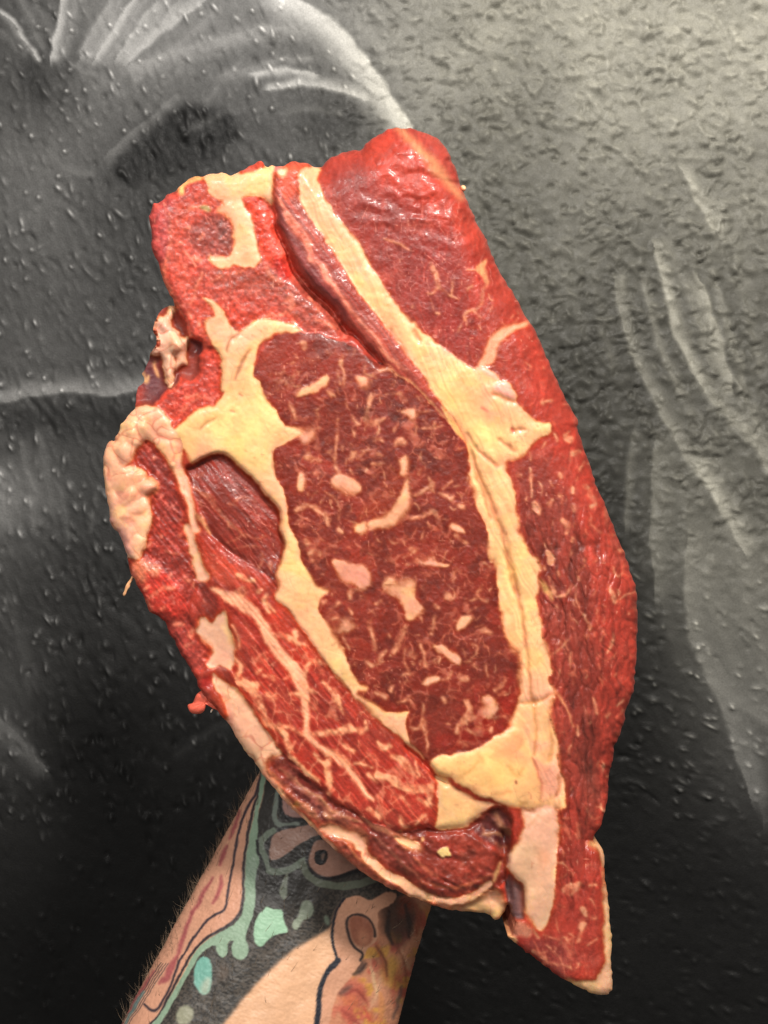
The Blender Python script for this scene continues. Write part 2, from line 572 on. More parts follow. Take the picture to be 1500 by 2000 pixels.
# ------------------------------------------------------------------ the steak
OUT = """1: 330,590 345,560 355,520 365,495 378,500 390,500 420,485 440,445 465,437 490,435 520,395 555,370 585,355 610,347 640,350 675,333 700,325
740,322 780,328 810,340 845,335 880,310 940,275 975,262 1000,255 1015,290 1060,285 1100,282 1130,285 1145,265 1180,260 1215,262 1250,263 1275,268 1290,285 1345,290
2: 165,270 200,235 225,232 260,200 295,195 330,190 375,185 400,155 430,130 460,112 490,95 515,75 540,62 575,58 610,62 680,65 740,85 800,110 850,145 890,190 910,250 930,300 950,360
975,420 1000,480 1030,560 1055,620 1095,680 1120,740 1145,810 1180,890 1220,960 1270,1030 1310,1100 1345,1180 1400,1250 1430,1310 1455,1400
5: 680,90 740,220 800,330 812,375 850,440 885,490 890,520 882,570 920,640 925,690 965,790 1000,900 1035,1000 1090,1120 1130,1220 1180,1350 1215,1430 1235,1520 1280,1630 1297,1700
8: 1300,400 1305,500 1298,620 1295,700 1280,850 1282,940 1225,1080 1215,1140 1205,1190 1165,1310 1140,1340 1120,1490
A: 1145,60 1130,80 1120,230 1100,380 1090,425 1075,460 1035,510 1030,545 1060,555 1085,580 1100,610 1106,650 1100,770 1118,850 1125,900 1135,1000 1142,1080 1145,1250 1152,1400 1152,1500 1140,1525 1120,1540 1065,1552 1010,1535 900,1475
800,1420 700,1350 600,1270 530,1215 480,1180 465,1155 482,1152 500,1158 505,1120 510,1090 522,1068 490,1000 478,940 465,960 455,1000 440,1020 428,1045 410,1052 390,1050 360,1025 310,1000 200,1000 100,985 0,965
9: 1040,825 980,800 850,750 770,715 650,640 560,570 480,500 400,420 320,340 250,270 150,165 90,90 30,0
6: 880,1140 830,1050 800,990 760,950 715,900 690,870 672,850 640,815 618,770 615,735 590,700 550,630 520,590 505,560 480,510 450,470 440,410 380,370 330,345 310,280 285,225 260,190 240,140 220,110 212,70 208,10
3: 220,1240 200,1190 160,1080 130,1060 110,1040 100,960 80,850 70,740 65,650 75,600 85,565 110,540 138,548 135,520 160,490 165,450 190,410 240,365 256,350 250,290 260,240 300,200 305,180 290,150 305,130 318,95
1: 345,1360 380,1340 385,1290 365,1265 363,1230 368,1190 380,1150 420,1110 460,1098 485,1110 478,1085 470,1060 440,1010 410,940 400,880 375,830 355,790 348,740 342,690 345,640"""

MUSCLE_R, SEAM, STRIP, EYE, POCKET, BAND, CAP, TUCK, EDGE, RIM, TOPM, TOPF, FLAP, RIM2, RIM3, SCRAP, BACKM, WEDGE, FLAPF, RIM4, FLECK, MEMB = range(1, 23)
NAMES = {MUSCLE_R: 'outer_muscle', SEAM: 'fat_seam', STRIP: 'muscle_strip', EYE: 'eye_muscle', POCKET: 'fat_pocket', BAND: 'fat_band',
         CAP: 'cap_muscle', TUCK: 'tucked_muscle', EDGE: 'edge_muscle', RIM: 'fat_rim', TOPM: 'top_muscle', TOPF: 'fat_cover',
         FLAP: 'flap_muscle', RIM2: 'fat_rim', RIM3: 'fat_rim', SCRAP: 'fat_scrap', BACKM: 'back_muscle', WEDGE: 'fat_wedge',
         FLAPF: 'fat_flap', RIM4: 'fat_edge', MEMB: 'membrane'}
FATS = {SEAM, POCKET, BAND, RIM, TOPF, RIM2, RIM3, SCRAP, WEDGE, FLAPF, RIM4}
YEL = (249, 208, 128)
PEA = (243, 186, 128)
PINKF = (226, 152, 118)
MARB = (220, 142, 112)
ALB = 0.92          # displayed colour -> base colour


def paint_steak():
    st = 2.0
    gx = np.arange(190, 1262, st)
    gy = np.arange(238, 1962, st)
    X, Y = np.meshgrid(gx, gy)
    WX = X + 3.2 * vn(X, Y, 26, None, 1) + 1.9 * vn(X, Y, 11, None, 2) + 0.7 * vn(X, Y, 4.5, None, 12)
    WY = Y + 3.2 * vn(X, Y, 26, None, 3) + 1.9 * vn(X, Y, 11, None, 4) + 0.7 * vn(X, Y, 4.5, None, 14)
    cv = Canvas(WX, WY, (150, 52, 44))
    cv.gx, cv.gy = gx, gy
    cv.reg[:] = MUSCLE_R
    cv.brk = np.clip(.72 + .75 * fbm(X, Y, 15, 2, 401) + .25 * vn(X, Y, 5, None, 402), .32, 1.0)
    cv.rag = 4.0 * np.clip(fbm(X, Y, 70, 2, 411) - .05, 0, 1) * vn(X, Y, 9, None, 412) + 2.5 * vn(*rot(X, Y, 30), 16, 5, 413) * np.clip(fbm(X, Y, 55, 2, 414), 0, 1)
    cv.soft = 1.3 + 5.0 * np.clip(fbm(X, Y, 60, 2, 415) + .05, 0, 1)
    P_, L_ = cv.poly, cv.line

    # --- the muscle on the right, its dark cut part and its redder outer slope, painted brighter for facing the light
    cv.C[:] = (178, 54, 46)
    P_("2: 110,320 300,240 480,330 700,420 900,560 960,760 980,900 960,1100 1030,1200 1060,1440 900,1400 600,1130 400,800", (140, 40, 40), f=34, alpha=.9)
    P_("2: 130,360 330,300 470,420 640,520 720,650 640,800 560,980 480,900 300,640", (140, 44, 42), f=40, alpha=.5)
    P_("2: 380,185 480,100 620,120 760,260 900,430 1000,600 1050,760 900,680 700,520 500,420 440,260", (196, 60, 50), f=30, alpha=.8)
    P_("2: 620,60 740,85 850,140 900,250 960,400 1000,480 920,420 830,310 740,180", (172, 62, 58), f=8, alpha=.9, dh=-1.5)
    L_("2: 590,60 660,130 740,210 800,290 850,340 900,400 960,470", (226, 150, 118), wd=22, f=10, alpha=.75)
    P_("F: 1000,880 1060,880 1110,960 1140,1060 1165,1150 1180,1300 1170,1450 1150,1600 1110,1760 1090,1580 1070,1450 1060,1300 1050,1150 1020,1020", (136, 46, 40), f=26, alpha=.9)
    P_("F: 1075,1500 1140,1560 1160,1660 1180,1760 1185,1900 1100,1900 1090,1700", (158, 48, 42), f=30, alpha=.7)
    P_("A: 960,60 1050,40 1060,250 1030,420 1000,380 980,200", (112, 46, 40), f=14, alpha=.7)
    P_("A: 560,1180 700,1160 860,1180 900,1320 860,1420 700,1340", (118, 42, 44), f=22, alpha=.8)
    # long cords of the outer muscle
    U, V = rot(X, Y, 86)
    g = vn(U + 30 * vn(X, Y, 60, None, 51), V + 22 * vn(X, Y, 80, None, 52) + 5 * vn(X, Y, 22, None, 57), 120, 19, 53)
    g2 = vn(U, V + 8 * vn(X, Y, 60, None, 55), 60, 6, 54)
    o1, o2, oc = worley((U + 20 * vn(X, Y, 50, None, 251)) / 4.2, V + 10 * vn(X, Y, 40, None, 252) + 3 * vn(X, Y, 12, None, 253), 17, 254)
    lowr = sstep(900, 1080, Y) * sstep(990, 1030, X) * sstep(1850, 1700, Y)
    crack = np.exp(-(g / .16) ** 2)
    cv.C *= (1 - (0.30 * crack * (.5 + .5 * vn(X, Y, 70, None, 58)) + 0.06 * g2) * lowr)[..., None]
    cv.C *= (1 + lowr * (.16 * (oc - .5) - .16 * sstep(.10, .0, o2 - o1)))[..., None]
    cordH = lowr * (0.45 * sstep(.0, .28, o2 - o1) + 0.25 * oc) + lowr * (-0.65 * crack * (.6 + .4 * vn(X, Y, 60, None, 59)) + 0.16 * g2 + 0.3 * g)
    # wrinkled wet upper slope
    U, V = rot(X, Y, 12)
    wr = vn(U + 10 * vn(X, Y, 40, None, 61), V + 12 * vn(X, Y, 34, None, 62), 46, 15, 63)
    upr = np.exp(-((X - 820) / 105) ** 2 - ((Y - 390) / 95) ** 2)
    cordH += upr * (0.85 * wr + 0.3 * vn(X, Y, 11, None, 64))
    # pale branches and flecks
    L_("2: 1340,1205,24 1260,1235,38 1175,1280,50 1150,1350,70 1120,1410,60 1080,1450,40", (232, 150, 112), f=5, sm=2, fat=.8)
    P_("2: 1040,870 1080,840 1115,825 1110,900 1130,970 1100,960", (226, 140, 108), f=3)
    L_("2: 1110,900,16 1125,960,22 1090,1010,10 1080,1070,16 1040,1130,14", (214, 118, 96), f=4, alpha=.8)
    for t in ["2: 780,850,22 810,900,26 820,990,18 900,1040,10 950,1060,5", "2: 820,990,14 790,1030,8 760,1025,5", "2: 1040,1120,6 1000,1130,14 980,1160,14 1000,1210,4",
              "2: 905,1030,6 910,980,8 930,930,5", "2: 510,700,5 580,735,7 660,775,5", "2: 1040,1130,10 1070,1170,5", "2: 940,1250,10 970,1200,6 1000,1160,5",
              "2: 690,1110,9 680,1120,9", "2: 820,1140,14 835,1142,10", "2: 990,890,8 1060,885,8", "2: 1010,1000,7 1030,980,5", "2: 800,1120,6 780,1060,5",
              "8: 735,300,10 765,300,16 810,292,16 835,235,10", "8: 860,230,8 885,330,8 900,380,5", "8: 975,470,10 985,510,26 975,540,8", "8: 1105,690,12 1130,620,16 1140,560,6",
              "8: 885,1270,18 880,1230,12 875,1200,6", "8: 1010,1110,14 1000,1050,10 990,1010,6", "8: 825,1395,12 845,1350,8", "8: 835,690,8 845,790,8", "8: 1090,1130,20 1110,1110,16",
              "8: 890,195,18 890,160,10", "8: 760,150,16 765,160,12", "8: 680,170,14 690,220,12 715,260,10", "8: 650,100,20 655,110,16", "8: 710,210,8 720,280,26", "8: 700,720,10 800,640,8 840,590,6",
              "8: 1180,330,8 1240,290,12 1285,270,8", "8: 1115,230,18 1135,290,26 1155,350,20", "8: 1160,1060,12 1210,1030,10",
              "5: 470,890,24 490,892,20", "5: 590,1090,34 605,1130,46 615,1150,30", "5: 570,900,16 565,960,14 570,1040,12", "5: 785,1200,26 815,1240,30 810,1290,20", "5: 690,1080,20 700,1060,18",
              "5: 755,1020,20 757,1025,20", "5: 850,1110,20 860,1135,18", "5: 850,730,26 890,725,22", "5: 770,880,26 780,895,20", "5: 850,980,22 845,1010,16", "5: 940,960,28 960,970,20", "5: 970,1010,34 1000,1050,30",
              "5: 980,1100,20 1010,1080,14", "5: 720,600,18 735,640,16", "5: 810,620,36 835,640,40", "5: 640,380,10 700,370,12", "5: 860,1330,20 855,1345,16", "5: 530,1040,12 525,1060,10", "5: 1180,1410,22 1190,1420,18",
              "5: 905,850,10 925,820,9 930,790,5", "5: 980,1230,9 1040,1280,12", "5: 555,720,8 560,780,9", "5: 700,930,14 712,960,10", "5: 1135,1530,10 1170,1600,8 1220,1560,9 1215,1510,8",
              "A: 1010,830,12 1040,825,16", "A: 1015,1030,16 1035,1035,14", "A: 870,860,54 910,840,50 940,825,30", "A: 965,990,34 975,1010,26", "A: 945,1110,30 960,1080,34", "A: 925,1210,8 940,1160,16 960,1100,14",
              "A: 840,1165,10 865,1200,12 890,1220,8", "A: 700,1140,10 790,1180,9 840,1165,6", "A: 730,1220,6 780,1270,7 815,1310,5", "A: 700,1330,14 760,1330,16 800,1340,10", "A: 820,690,8 850,700,10 870,725,7",
              "A: 980,1220,5 1060,1180,6", "A: 800,690,10 840,685,8", "A: 820,1330,10 880,1370,12", "A: 640,1260,20 720,1300,20"]:
        p_ = P(t)
        p_[:, 2] = p_[:, 2] * 1.3 + .6
        L_(p_, MARB, f=2.6, sm=1, alpha=.95, marb=1, only=[MUSCLE_R])
    P_("8: 665,0 722,0 724,80 700,90 672,75", (224, 142, 122), f=2, reg=FLECK)
    P_("5: 668,1410 715,1412 722,1500 690,1520 670,1490", (224, 142, 122), f=2, reg=FLECK)
    P_("5: 572,1092 598,1088 625,1150 590,1155", (228, 150, 128), f=2, reg=FLECK)
    fl = vn(*rot(X + 4 * vn(X, Y, 14, None, 73), Y, 75), 22, 6.5, 71)
    m = sstep(.55, .85, fl) * sstep(-.2, .3, vn(X, Y, 45, None, 72)) * (cv.reg == MUSCLE_R) * sstep(640, 800, Y) * .65
    cv.put((slice(None), slice(None)), m, (206, 110, 88), marb=1)

    # --- upper left muscle, its fat cover and the glossy red patch
    P_("1: 240,600 345,480 440,430 600,330 740,300 1000,240 1150,240 1300,250 1160,420 1080,620 1130,740 1230,930 1390,1090 1500,1240 1500,1320 1240,1245 1100,1250 1000,1300 900,1400 760,1560 620,1700 440,1700 380,1600 560,1400 480,1100 400,930 300,760",
       (184, 66, 60), f=2, reg=TOPM, h=-0.6, amp=0.7, L=16)
    P_("3: 370,330 430,240 480,230 520,170 600,80 640,0 760,0 760,260 740,320 610,370 480,480 440,470 450,420 400,380", (186, 60, 54), f=2, reg=TOPM, h=-1.5)
    P_("1: 330,560 400,470 460,450 500,500 460,650 450,800 400,880 340,760", (172, 62, 70), f=12, alpha=.9)
    L_("1: 455,560,6 455,680,8 450,800,12 410,880,16 420,960,36 460,1050,30 500,1100,20", (222, 122, 108), f=8, alpha=.7)
    P_("1: 480,500 560,480 680,430 760,500 700,560 560,600 480,700 520,860 640,1000 560,1060 480,900", (190, 72, 62), f=16, alpha=.7)
    P_("1: 640,800 560,700 600,620 700,560 820,620 835,700 815,800 730,830", (136, 58, 58), f=14, alpha=.85, dh=-.5)
    P_("1: 720,580 800,590 830,650 820,770 760,740 720,660", (112, 62, 68), f=10, alpha=.6)
    P_("1: 700,900 820,880 1040,890 1200,950 1300,1060 1440,1180 1480,1280 1200,1200 1100,1060 900,1020 760,1000", (150, 58, 50), f=20, alpha=.8)
    P_("1: 560,1100 720,1120 800,1200 860,1260 980,1180 1140,1160 1200,1220 1000,1140 840,1100 700,1060", (204, 66, 56), f=16, alpha=.7)
    # pale flecks in it
    for t in ["1: 590,820,18 630,825,26", "1: 545,790,16 580,840,20 600,860,14", "1: 500,740,18 530,730,14", "1: 640,900,14 610,980,18 600,1050,14 560,1090,8", "1: 690,970,8 740,940,12 770,920,8", "1: 800,920,8 870,890,14 920,860,10",
              "1: 570,530,24 610,520,26 650,530,20", "1: 630,710,20 650,680,14", "1: 1140,1070,30 1160,1040,40 1180,1110,30 1100,1150,20", "1: 1180,1190,18 1220,1240,22", "1: 1280,1060,20 1340,1150,10", "1: 1000,1170,16 1100,1140,24 1200,1160,14",
              "1: 1320,1180,14 1420,1230,26", "1: 540,650,10 580,640,12", "1: 890,1000,6 920,1030,8", "1: 1030,880,30 1050,940,26 1110,960,22", "1: 560,1140,16 580,1180,12", "1: 630,1200,20 650,1260,12", "3: 520,380,14 600,300,12 700,290,10", "3: 560,290,20 620,280,14"]:
        L_(t, (222, 130, 108), f=3, sm=1, alpha=.7, marb=1, only=[TOPM])
    P_("1: 870,460 920,445 1000,480 1060,560 1090,650 1140,760 1190,880 1160,960 1080,900 1000,800 960,700 930,600 890,520", (216, 66, 54), f=9, h=-0.6, amp=1.6, L=10)
    P_("1: 1060,820 1120,830 1180,900 1150,970 1070,910", (176, 40, 38), f=8, alpha=.8)
    P_("1: 640,352 700,323 760,320 850,338 960,310 1060,285 1140,292 1152,328 1110,352 1075,310 1052,380 1060,520 1000,470 930,450 880,462 878,500 925,570 945,640 960,740 1000,830 960,880 880,865 840,850 775,895 700,850 676,815 765,826 805,810 832,760 836,640 790,580 735,545 770,505 720,460 678,425 690,395",
       (241, 180, 118), f=2.2, reg=TOPF, h=-0.4, amp=0.7, L=10, fat=1)
    P_("1: 850,340 1050,290 1055,400 960,440 880,420", (247, 190, 112), f=14, alpha=.8, only=[TOPF])
    P_("1: 500,410 590,348 660,350 640,370 560,380 530,450 510,440", (238, 172, 124), f=5, alpha=.9)
    P_("1: 620,530 650,510 700,520 700,550 650,555", (176, 128, 92), f=4)

    # --- strip between the crevice and the seam
    P_("1: 1075,280 1145,262 1280,266 1300,300 1240,300 1215,400 1230,520 1290,620 2: 130,660 240,830 335,990 480,1160 620,1350 720,1495 4: 760,190 830,300 930,430 1000,600 960,530 900,460 830,390 770,312 720,250 640,190 560,128 480,75 2: 600,1500 500,1432 420,1342 330,1255 240,1175 200,1085 80,992 0,885 1: 1180,860 1130,745 1085,630 1062,520 1052,380",
       (158, 62, 58), f=1.8, reg=STRIP, h=0.5, amp=1.0, L=12)
    P_("1: 1060,500 1140,700 1240,900 1400,1080 1500,1230 1500,1140 1380,960 1260,800 1160,680 1100,520", (118, 52, 62), f=10, alpha=.75, only=[STRIP])
    P_("2: 60,760 190,760 240,850 340,1000 440,1120 400,1160 300,1060 200,900", (140, 48, 48), f=12, alpha=.8, only=[STRIP])
    P_("1: 1150,270 1280,268 1215,320 1210,420 1160,480 1110,460 1090,380", (222, 84, 64), f=10, alpha=.75, only=[STRIP])
    P_("1: 1085,310 1130,300 1150,330 1110,355", (240, 160, 118), f=4)
    L_("1: 1100,480,18 1140,560,44 1190,640,56 1260,720,40 2: 80,820,44 160,890,36 230,1000,24 300,1110,18 380,1215,14 470,1290,24 520,1390,14 640,1480,8", (224, 136, 116), f=5, alpha=.85, only=[STRIP], marb=1)
    L_("4: 380,0,16 480,72,14 560,125,14 640,185,16 720,245,16 780,315,18 850,400,18 930,490,16", (212, 140, 112), f=3, alpha=.75, only=[STRIP])
    L_("4: 480,0,6 530,50,10 600,110,6", (212, 130, 110), f=3, alpha=.7, only=[STRIP])
    P_("4: 830,330 860,330 960,480 1000,590 960,530 880,430", (214, 178, 128), f=3)

    # --- the eye
    P_("1: 960,1450 985,1380 1040,1310 1120,1260 1240,1245 1320,1270 2: 250,1310 330,1345 420,1400 480,1442 4: 480,78 560,130 640,192 720,252 770,314 830,394 900,464 960,534 1005,610 1020,780 1040,880 1060,960 1100,1030 1120,1100 1110,1180 1130,1240 1160,1250 1172,1340 1180,1450 7: 1165,100 1175,250 1190,360 1210,470 1250,540 1292,600 1308,700 1302,850 1280,940 1230,1015 1150,1095 1050,1148 920,1178 830,1195 780,1228 690,1140 655,1085 628,1010 632,965 660,925 560,938 450,905 390,862 335,800 430,800 350,752 310,680 280,600 240,520 210,480 190,420 150,380 125,320 130,265 190,240 150,215 115,205 90,150 60,100 30,30 3: 1220,1200 1195,1110 1160,1050 1140,950 1120,850 1090,780 1065,700 1055,640 1062,590 1120,558 1230,515 1235,480 1150,462 1095,410 1065,345 1005,265 985,225 985,190 945,172 940,110",
       (140, 47, 40), f=2.0, reg=EYE, h=0.2, amp=0.2, L=14)
    n = fbm(X, Y, 90, 3, 81)
    e = (cv.reg == EYE)
    cv.C[e] *= (1 + 0.16 * n + 0.05 * fbm(X, Y, 10, 2, 84))[e][:, None]
    P_("F: 500,690 560,640 640,660 690,700 650,760 560,800 520,760", (158, 52, 44), f=24, alpha=.8, only=[EYE])
    P_("F: 690,730 790,790 860,830 900,930 800,900 720,860 690,800", (128, 50, 50), f=30, alpha=.6, only=[EYE])
    P_("F: 780,900 800,990 720,1030 690,1010 740,960", (158, 58, 38), f=12, alpha=.55, only=[EYE])
    P_("F: 1000,1290 1012,1380 960,1450 860,1470 840,1440 930,1420 980,1360", (166, 44, 38), f=10, alpha=.8, only=[EYE])
    # marbling of the eye: procedural veins, then the flecks one can point to
    qx, qy = X + 11 * vn(X, Y, 22, None, 91) + 4 * vn(X, Y, 8, None, 191), Y + 11 * vn(X, Y, 22, None, 92) + 4 * vn(X, Y, 8, None, 192)
    f1, f2, ci = worley(qx, qy, 31, 93)
    cv.C[e] *= (0.90 + 0.20 * ci)[e][:, None]
    wv = np.clip(fbm(X, Y, 26, 3, 94) + .10, 0, 1)
    vein = sstep(.03 + .42 * wv, .0 + .12 * wv, f2 - f1) * sstep(.02, .22, wv)
    g1, g2_, ci2 = worley(qx + 300, qy + 100, 15, 97)
    wv2 = np.clip(fbm(X, Y, 34, 2, 98) - .02, 0, 1)
    fine = sstep(.30 * wv2 + .02, .04 * wv2, g2_ - g1) * sstep(.08, .3, wv2) * .42
    dots = sstep(.52, .8, vn(*rot(qx, qy, 35), 17, 8, 95)) * sstep(-.2, .3, vn(X, Y, 50, None, 96)) * .9
    d2_ = sstep(.6, .85, vn(*rot(qx, qy, 110), 11, 6, 198)) * sstep(-.1, .3, vn(X, Y, 60, None, 99)) * .8
    vein = np.maximum(vein, fine)
    inner = sstep(690, 760, Y)
    mm = np.clip(np.maximum(np.maximum(vein * .72, dots), d2_), 0, 1) * e * (0.4 + 0.6 * inner) * (.75 + .35 * vn(X, Y, 13, None, 196))
    cv.put((slice(None), slice(None)), mm, (204, 112, 92), marb=1)
    for t in ["4: 440,270,20 420,330,20 405,400,22 420,450,34 470,440,28 510,410,14", "4: 240,420,14 225,550,14 215,650,16 250,720,20", "4: 580,575,16 610,545,40 640,560,24", "4: 600,430,8 580,480,10",
              "4: 700,860,12 750,835,20 800,800,18", "4: 770,760,10 795,795,30", "4: 660,1000,18 740,980,14 800,950,24 830,985,18", "4: 740,470,10 800,470,14 840,460,8", "4: 795,440,6 805,505,8", "4: 0,945,26 60,920,20 110,935,26 170,980,26 180,1035,16",
              "4: 165,840,7 230,885,9 255,960,9 250,1000,6", "4: 440,150,10 490,130,18 540,130,12", "4: 350,160,6 380,200,34 395,190,24", "4: 180,250,12 200,270,14", "4: 240,130,12 250,210,8", "4: 260,90,20 262,80,14", "4: 600,280,18 625,310,22", "4: 180,620,8 220,650,10", "4: 320,650,12 335,610,10",
              "4: 360,650,8 400,600,10", "4: 470,690,20 500,680,14", "4: 860,820,9 900,775,12", "4: 840,850,12 900,890,20", "4: 960,930,26 985,935,20", "4: 905,1050,24 940,1060,28 970,1072,16", "4: 930,1100,20 980,1130,14", "4: 240,1065,22 260,1070,18", "4: 90,1200,34 130,1210,24", "4: 60,1140,26 50,1120,14",
              "4: 330,640,6 350,600,8", "4: 120,660,24 60,640,18", "4: 500,520,6 450,540,8", "4: 660,420,8 690,440,14 700,500,6", "4: 720,380,8 780,372,8", "4: 620,1230,8 700,1180,10", "4: 790,1190,8 800,1250,10", "4: 680,1190,24 660,1180,18", "4: 560,950,6 540,980,8", "4: 1000,600,10 1010,680,12",
              "7: 640,430,18 625,480,24 590,540,30 570,575,20", "7: 525,575,14 490,600,24 475,625,20", "7: 425,415,26 440,480,14 455,550,20 465,570,12", "7: 930,100,20 920,170,12", "7: 880,250,30 900,265,20 930,230,6 890,195,4", "7: 1040,265,16 1060,230,12 1085,205,8", "7: 1060,270,10 1110,290,14", "7: 1100,450,22 1140,475,14",
              "7: 730,540,14 745,620,12 750,660,10", "7: 640,570,12 620,640,10 660,690,12", "7: 670,600,30 690,610,24", "7: 850,740,12 890,740,14 905,700,10", "7: 470,820,14 520,855,16", "7: 560,780,12 545,820,14", "7: 590,880,10 630,870,12", "7: 740,890,10 740,990,14 700,1035,16 660,1020,10", "7: 745,990,30 750,1030,20 770,1160,10",
              "7: 1165,800,24 1195,780,20 1220,735,12", "7: 1210,825,22 1180,835,12", "7: 1000,870,24 1020,930,26 980,990,28", "7: 940,1010,20 1000,985,30 1040,960,14", "7: 1130,970,8 1215,965,8", "7: 930,1050,26 935,1030,16", "7: 1040,1060,18 1000,1040,10", "7: 960,1120,20 990,1130,14", "7: 1140,1050,24 1150,1035,14", "7: 870,870,20 850,850,10",
              "7: 1030,530,10 1060,540,10 1050,590,6", "7: 970,560,6 985,600,6", "7: 1050,655,22 1056,657,20", "7: 1110,650,8 1125,720,6", "7: 960,730,30 1000,750,18", "7: 150,290,24 170,285,16", "7: 190,390,10 230,380,12", "7: 270,500,14 300,580,12", "7: 320,350,16 300,320,10", "7: 470,290,20 480,280,14", "7: 540,150,20 560,155,16",
              "7: 640,70,16 655,75,14", "7: 540,480,16 545,490,12", "7: 800,380,10 790,480,12", "7: 820,320,20 815,305,14", "7: 300,240,18 330,210,22 400,205,16", "7: 240,290,12 225,310,10", "7: 1090,60,12 1130,80,10", "7: 620,710,8 690,710,16", "7: 430,650,26 410,640,12", "7: 460,645,12 500,640,10",
              "E: 80,830,18 120,900,34 135,960,22 150,1000,12", "E: 460,710,18 490,750,34", "E: 430,330,14 440,340,12", "E: 580,420,34 585,460,28 615,560,12 600,640,16 600,690,10", "E: 820,470,14 815,530,16", "E: 100,450,24 120,445,20", "E: 60,600,10 55,660,12", "E: 200,250,44 215,290,30", "E: 690,960,10 710,1020,22 760,1050,20", "E: 710,1130,26 715,1160,14",
              "E: 330,930,20 370,1000,12", "E: 890,1160,14 1000,1200,22", "E: 800,1280,14 830,1300,14 845,1270,16", "E: 580,1270,20 600,1300,12", "E: 690,1330,24 715,1360,14 690,1410,10", "E: 430,1330,16 470,1310,12", "E: 250,1380,24 330,1390,24 300,1420,20", "E: 940,1330,26 985,1345,18", "E: 900,1430,24 950,1450,18"]:
        p_ = P(t)
        p_[:, 2] = p_[:, 2] * 1.3 + .8
        L_(p_, MARB, f=3.6, sm=1, alpha=1.0, marb=1, only=[EYE])
    rf = np.random.default_rng(33)

    def flecks(n_, x0, x1, y0, y1, ang, spread, only_, wmax, lmax):
        for _q in range(n_):
            x_, y_ = rf.uniform(x0, x1), rf.uniform(y0, y1)
            th_ = math.radians(rf.normal(ang, spread))
            L0 = rf.uniform(5, lmax) * rf.uniform(.5, 1)
            w0 = rf.uniform(1.5, wmax)
            pp = [[x_, y_, w0 * rf.uniform(.3, .8)]]
            for _k in range(int(rf.integers(2, 4))):
                th_ += rf.normal(0, .55)
                pp.append([pp[-1][0] + .5 * L0 * math.cos(th_), pp[-1][1] + .5 * L0 * math.sin(th_), w0 * rf.uniform(.5, 1.3)])
            pp[-1][2] *= .4
            cv.line(np.array(pp), MARB if rf.random() < .6 else (236, 172, 140), f=2.4, sm=1, alpha=rf.uniform(.45, .95), only=only_, marb=1)
    flecks(300, 560, 1000, 740, 1460, 60, 50, [EYE], 5.5, 24)
    flecks(40, 520, 800, 680, 800, 50, 40, [EYE], 4, 18)
    flecks(110, 1000, 1240, 860, 1560, 84, 22, [MUSCLE_R], 5, 26)
    flecks(40, 1060, 1190, 1560, 1900, 80, 30, [MUSCLE_R], 5, 26)
    flecks(40, 920, 1120, 560, 860, 70, 40, [MUSCLE_R], 3.5, 16)
    FLK = dict(f=3.4, sm=1, only=[EYE], reg=FLECK, dh=.25, fat=.8)
    for t, c in [("4: 0,262 20,240 70,210 130,195 150,165 185,155 190,200 160,240 110,255 60,272 10,282", (226, 146, 118)),
                 ("4: 605,380 640,365 690,360 700,415 670,418 640,398", (220, 140, 116)),
                 ("4: 190,780 240,720 280,748 340,765 382,830 350,858 290,842 220,812", (222, 142, 114)),
                 ("4: 640,760 660,800 668,880 645,960 590,1022 520,1052 430,1058 400,1040 440,1010 510,988 560,948 600,880 625,820", (236, 168, 122)),
                 ("4: 325,1070 340,1035 400,1018 410,1042 390,1082 350,1087", (236, 166, 128)),
                 ("4: 600,745 612,710 590,655 650,635 655,700 640,748", (226, 148, 122)),
                 ("4: 0,740 40,730 55,770 40,832 0,832", (226, 150, 122)),
                 ("4: -20,470 60,490 100,478 97,530 50,556 10,520", (230, 152, 124)),
                 ("4: 890,1048 930,1040 985,1068 950,1080 905,1070", (222, 140, 112)),
                 ("7: 205,55 240,40 320,55 350,72 400,78 432,120 425,182 380,202 340,175 290,172 240,130", (220, 138, 112)),
                 ("7: 512,178 580,190 630,158 690,170 680,230 700,288 748,320 720,360 670,402 640,390 632,320 590,258 540,240", (232, 158, 118)),
                 ("7: 690,45 760,45 780,10 795,45 830,55 890,70 882,88 780,76", (222, 132, 112)),
                 ("7: 928,432 940,390 980,360 1032,370 1000,412 950,452", (238, 172, 124)),
                 ("7: 785,552 850,540 900,580 962,608 967,655 930,662 880,622 830,592", (230, 156, 130)),
                 ("7: 725,780 740,748 800,715 836,720 825,748 770,772", (228, 150, 128)),
                 ("7: 1080,850 1120,838 1172,880 1172,932 1130,972 1090,950 1100,900", (232, 156, 124)),
                 ("7: 230,468 270,420 260,388 312,410 332,440 280,472", (214, 132, 104)),
                 ("E: 735,580 800,570 835,600 830,650 800,660 770,640", (228, 146, 112)),
                 ("7: 520,160 545,140 585,190 560,230 525,220", (218, 130, 104))]:
        c = tuple(.55 * np.array(c) + .45 * np.array((244, 190, 146)))
        P_(t, c, **FLK)

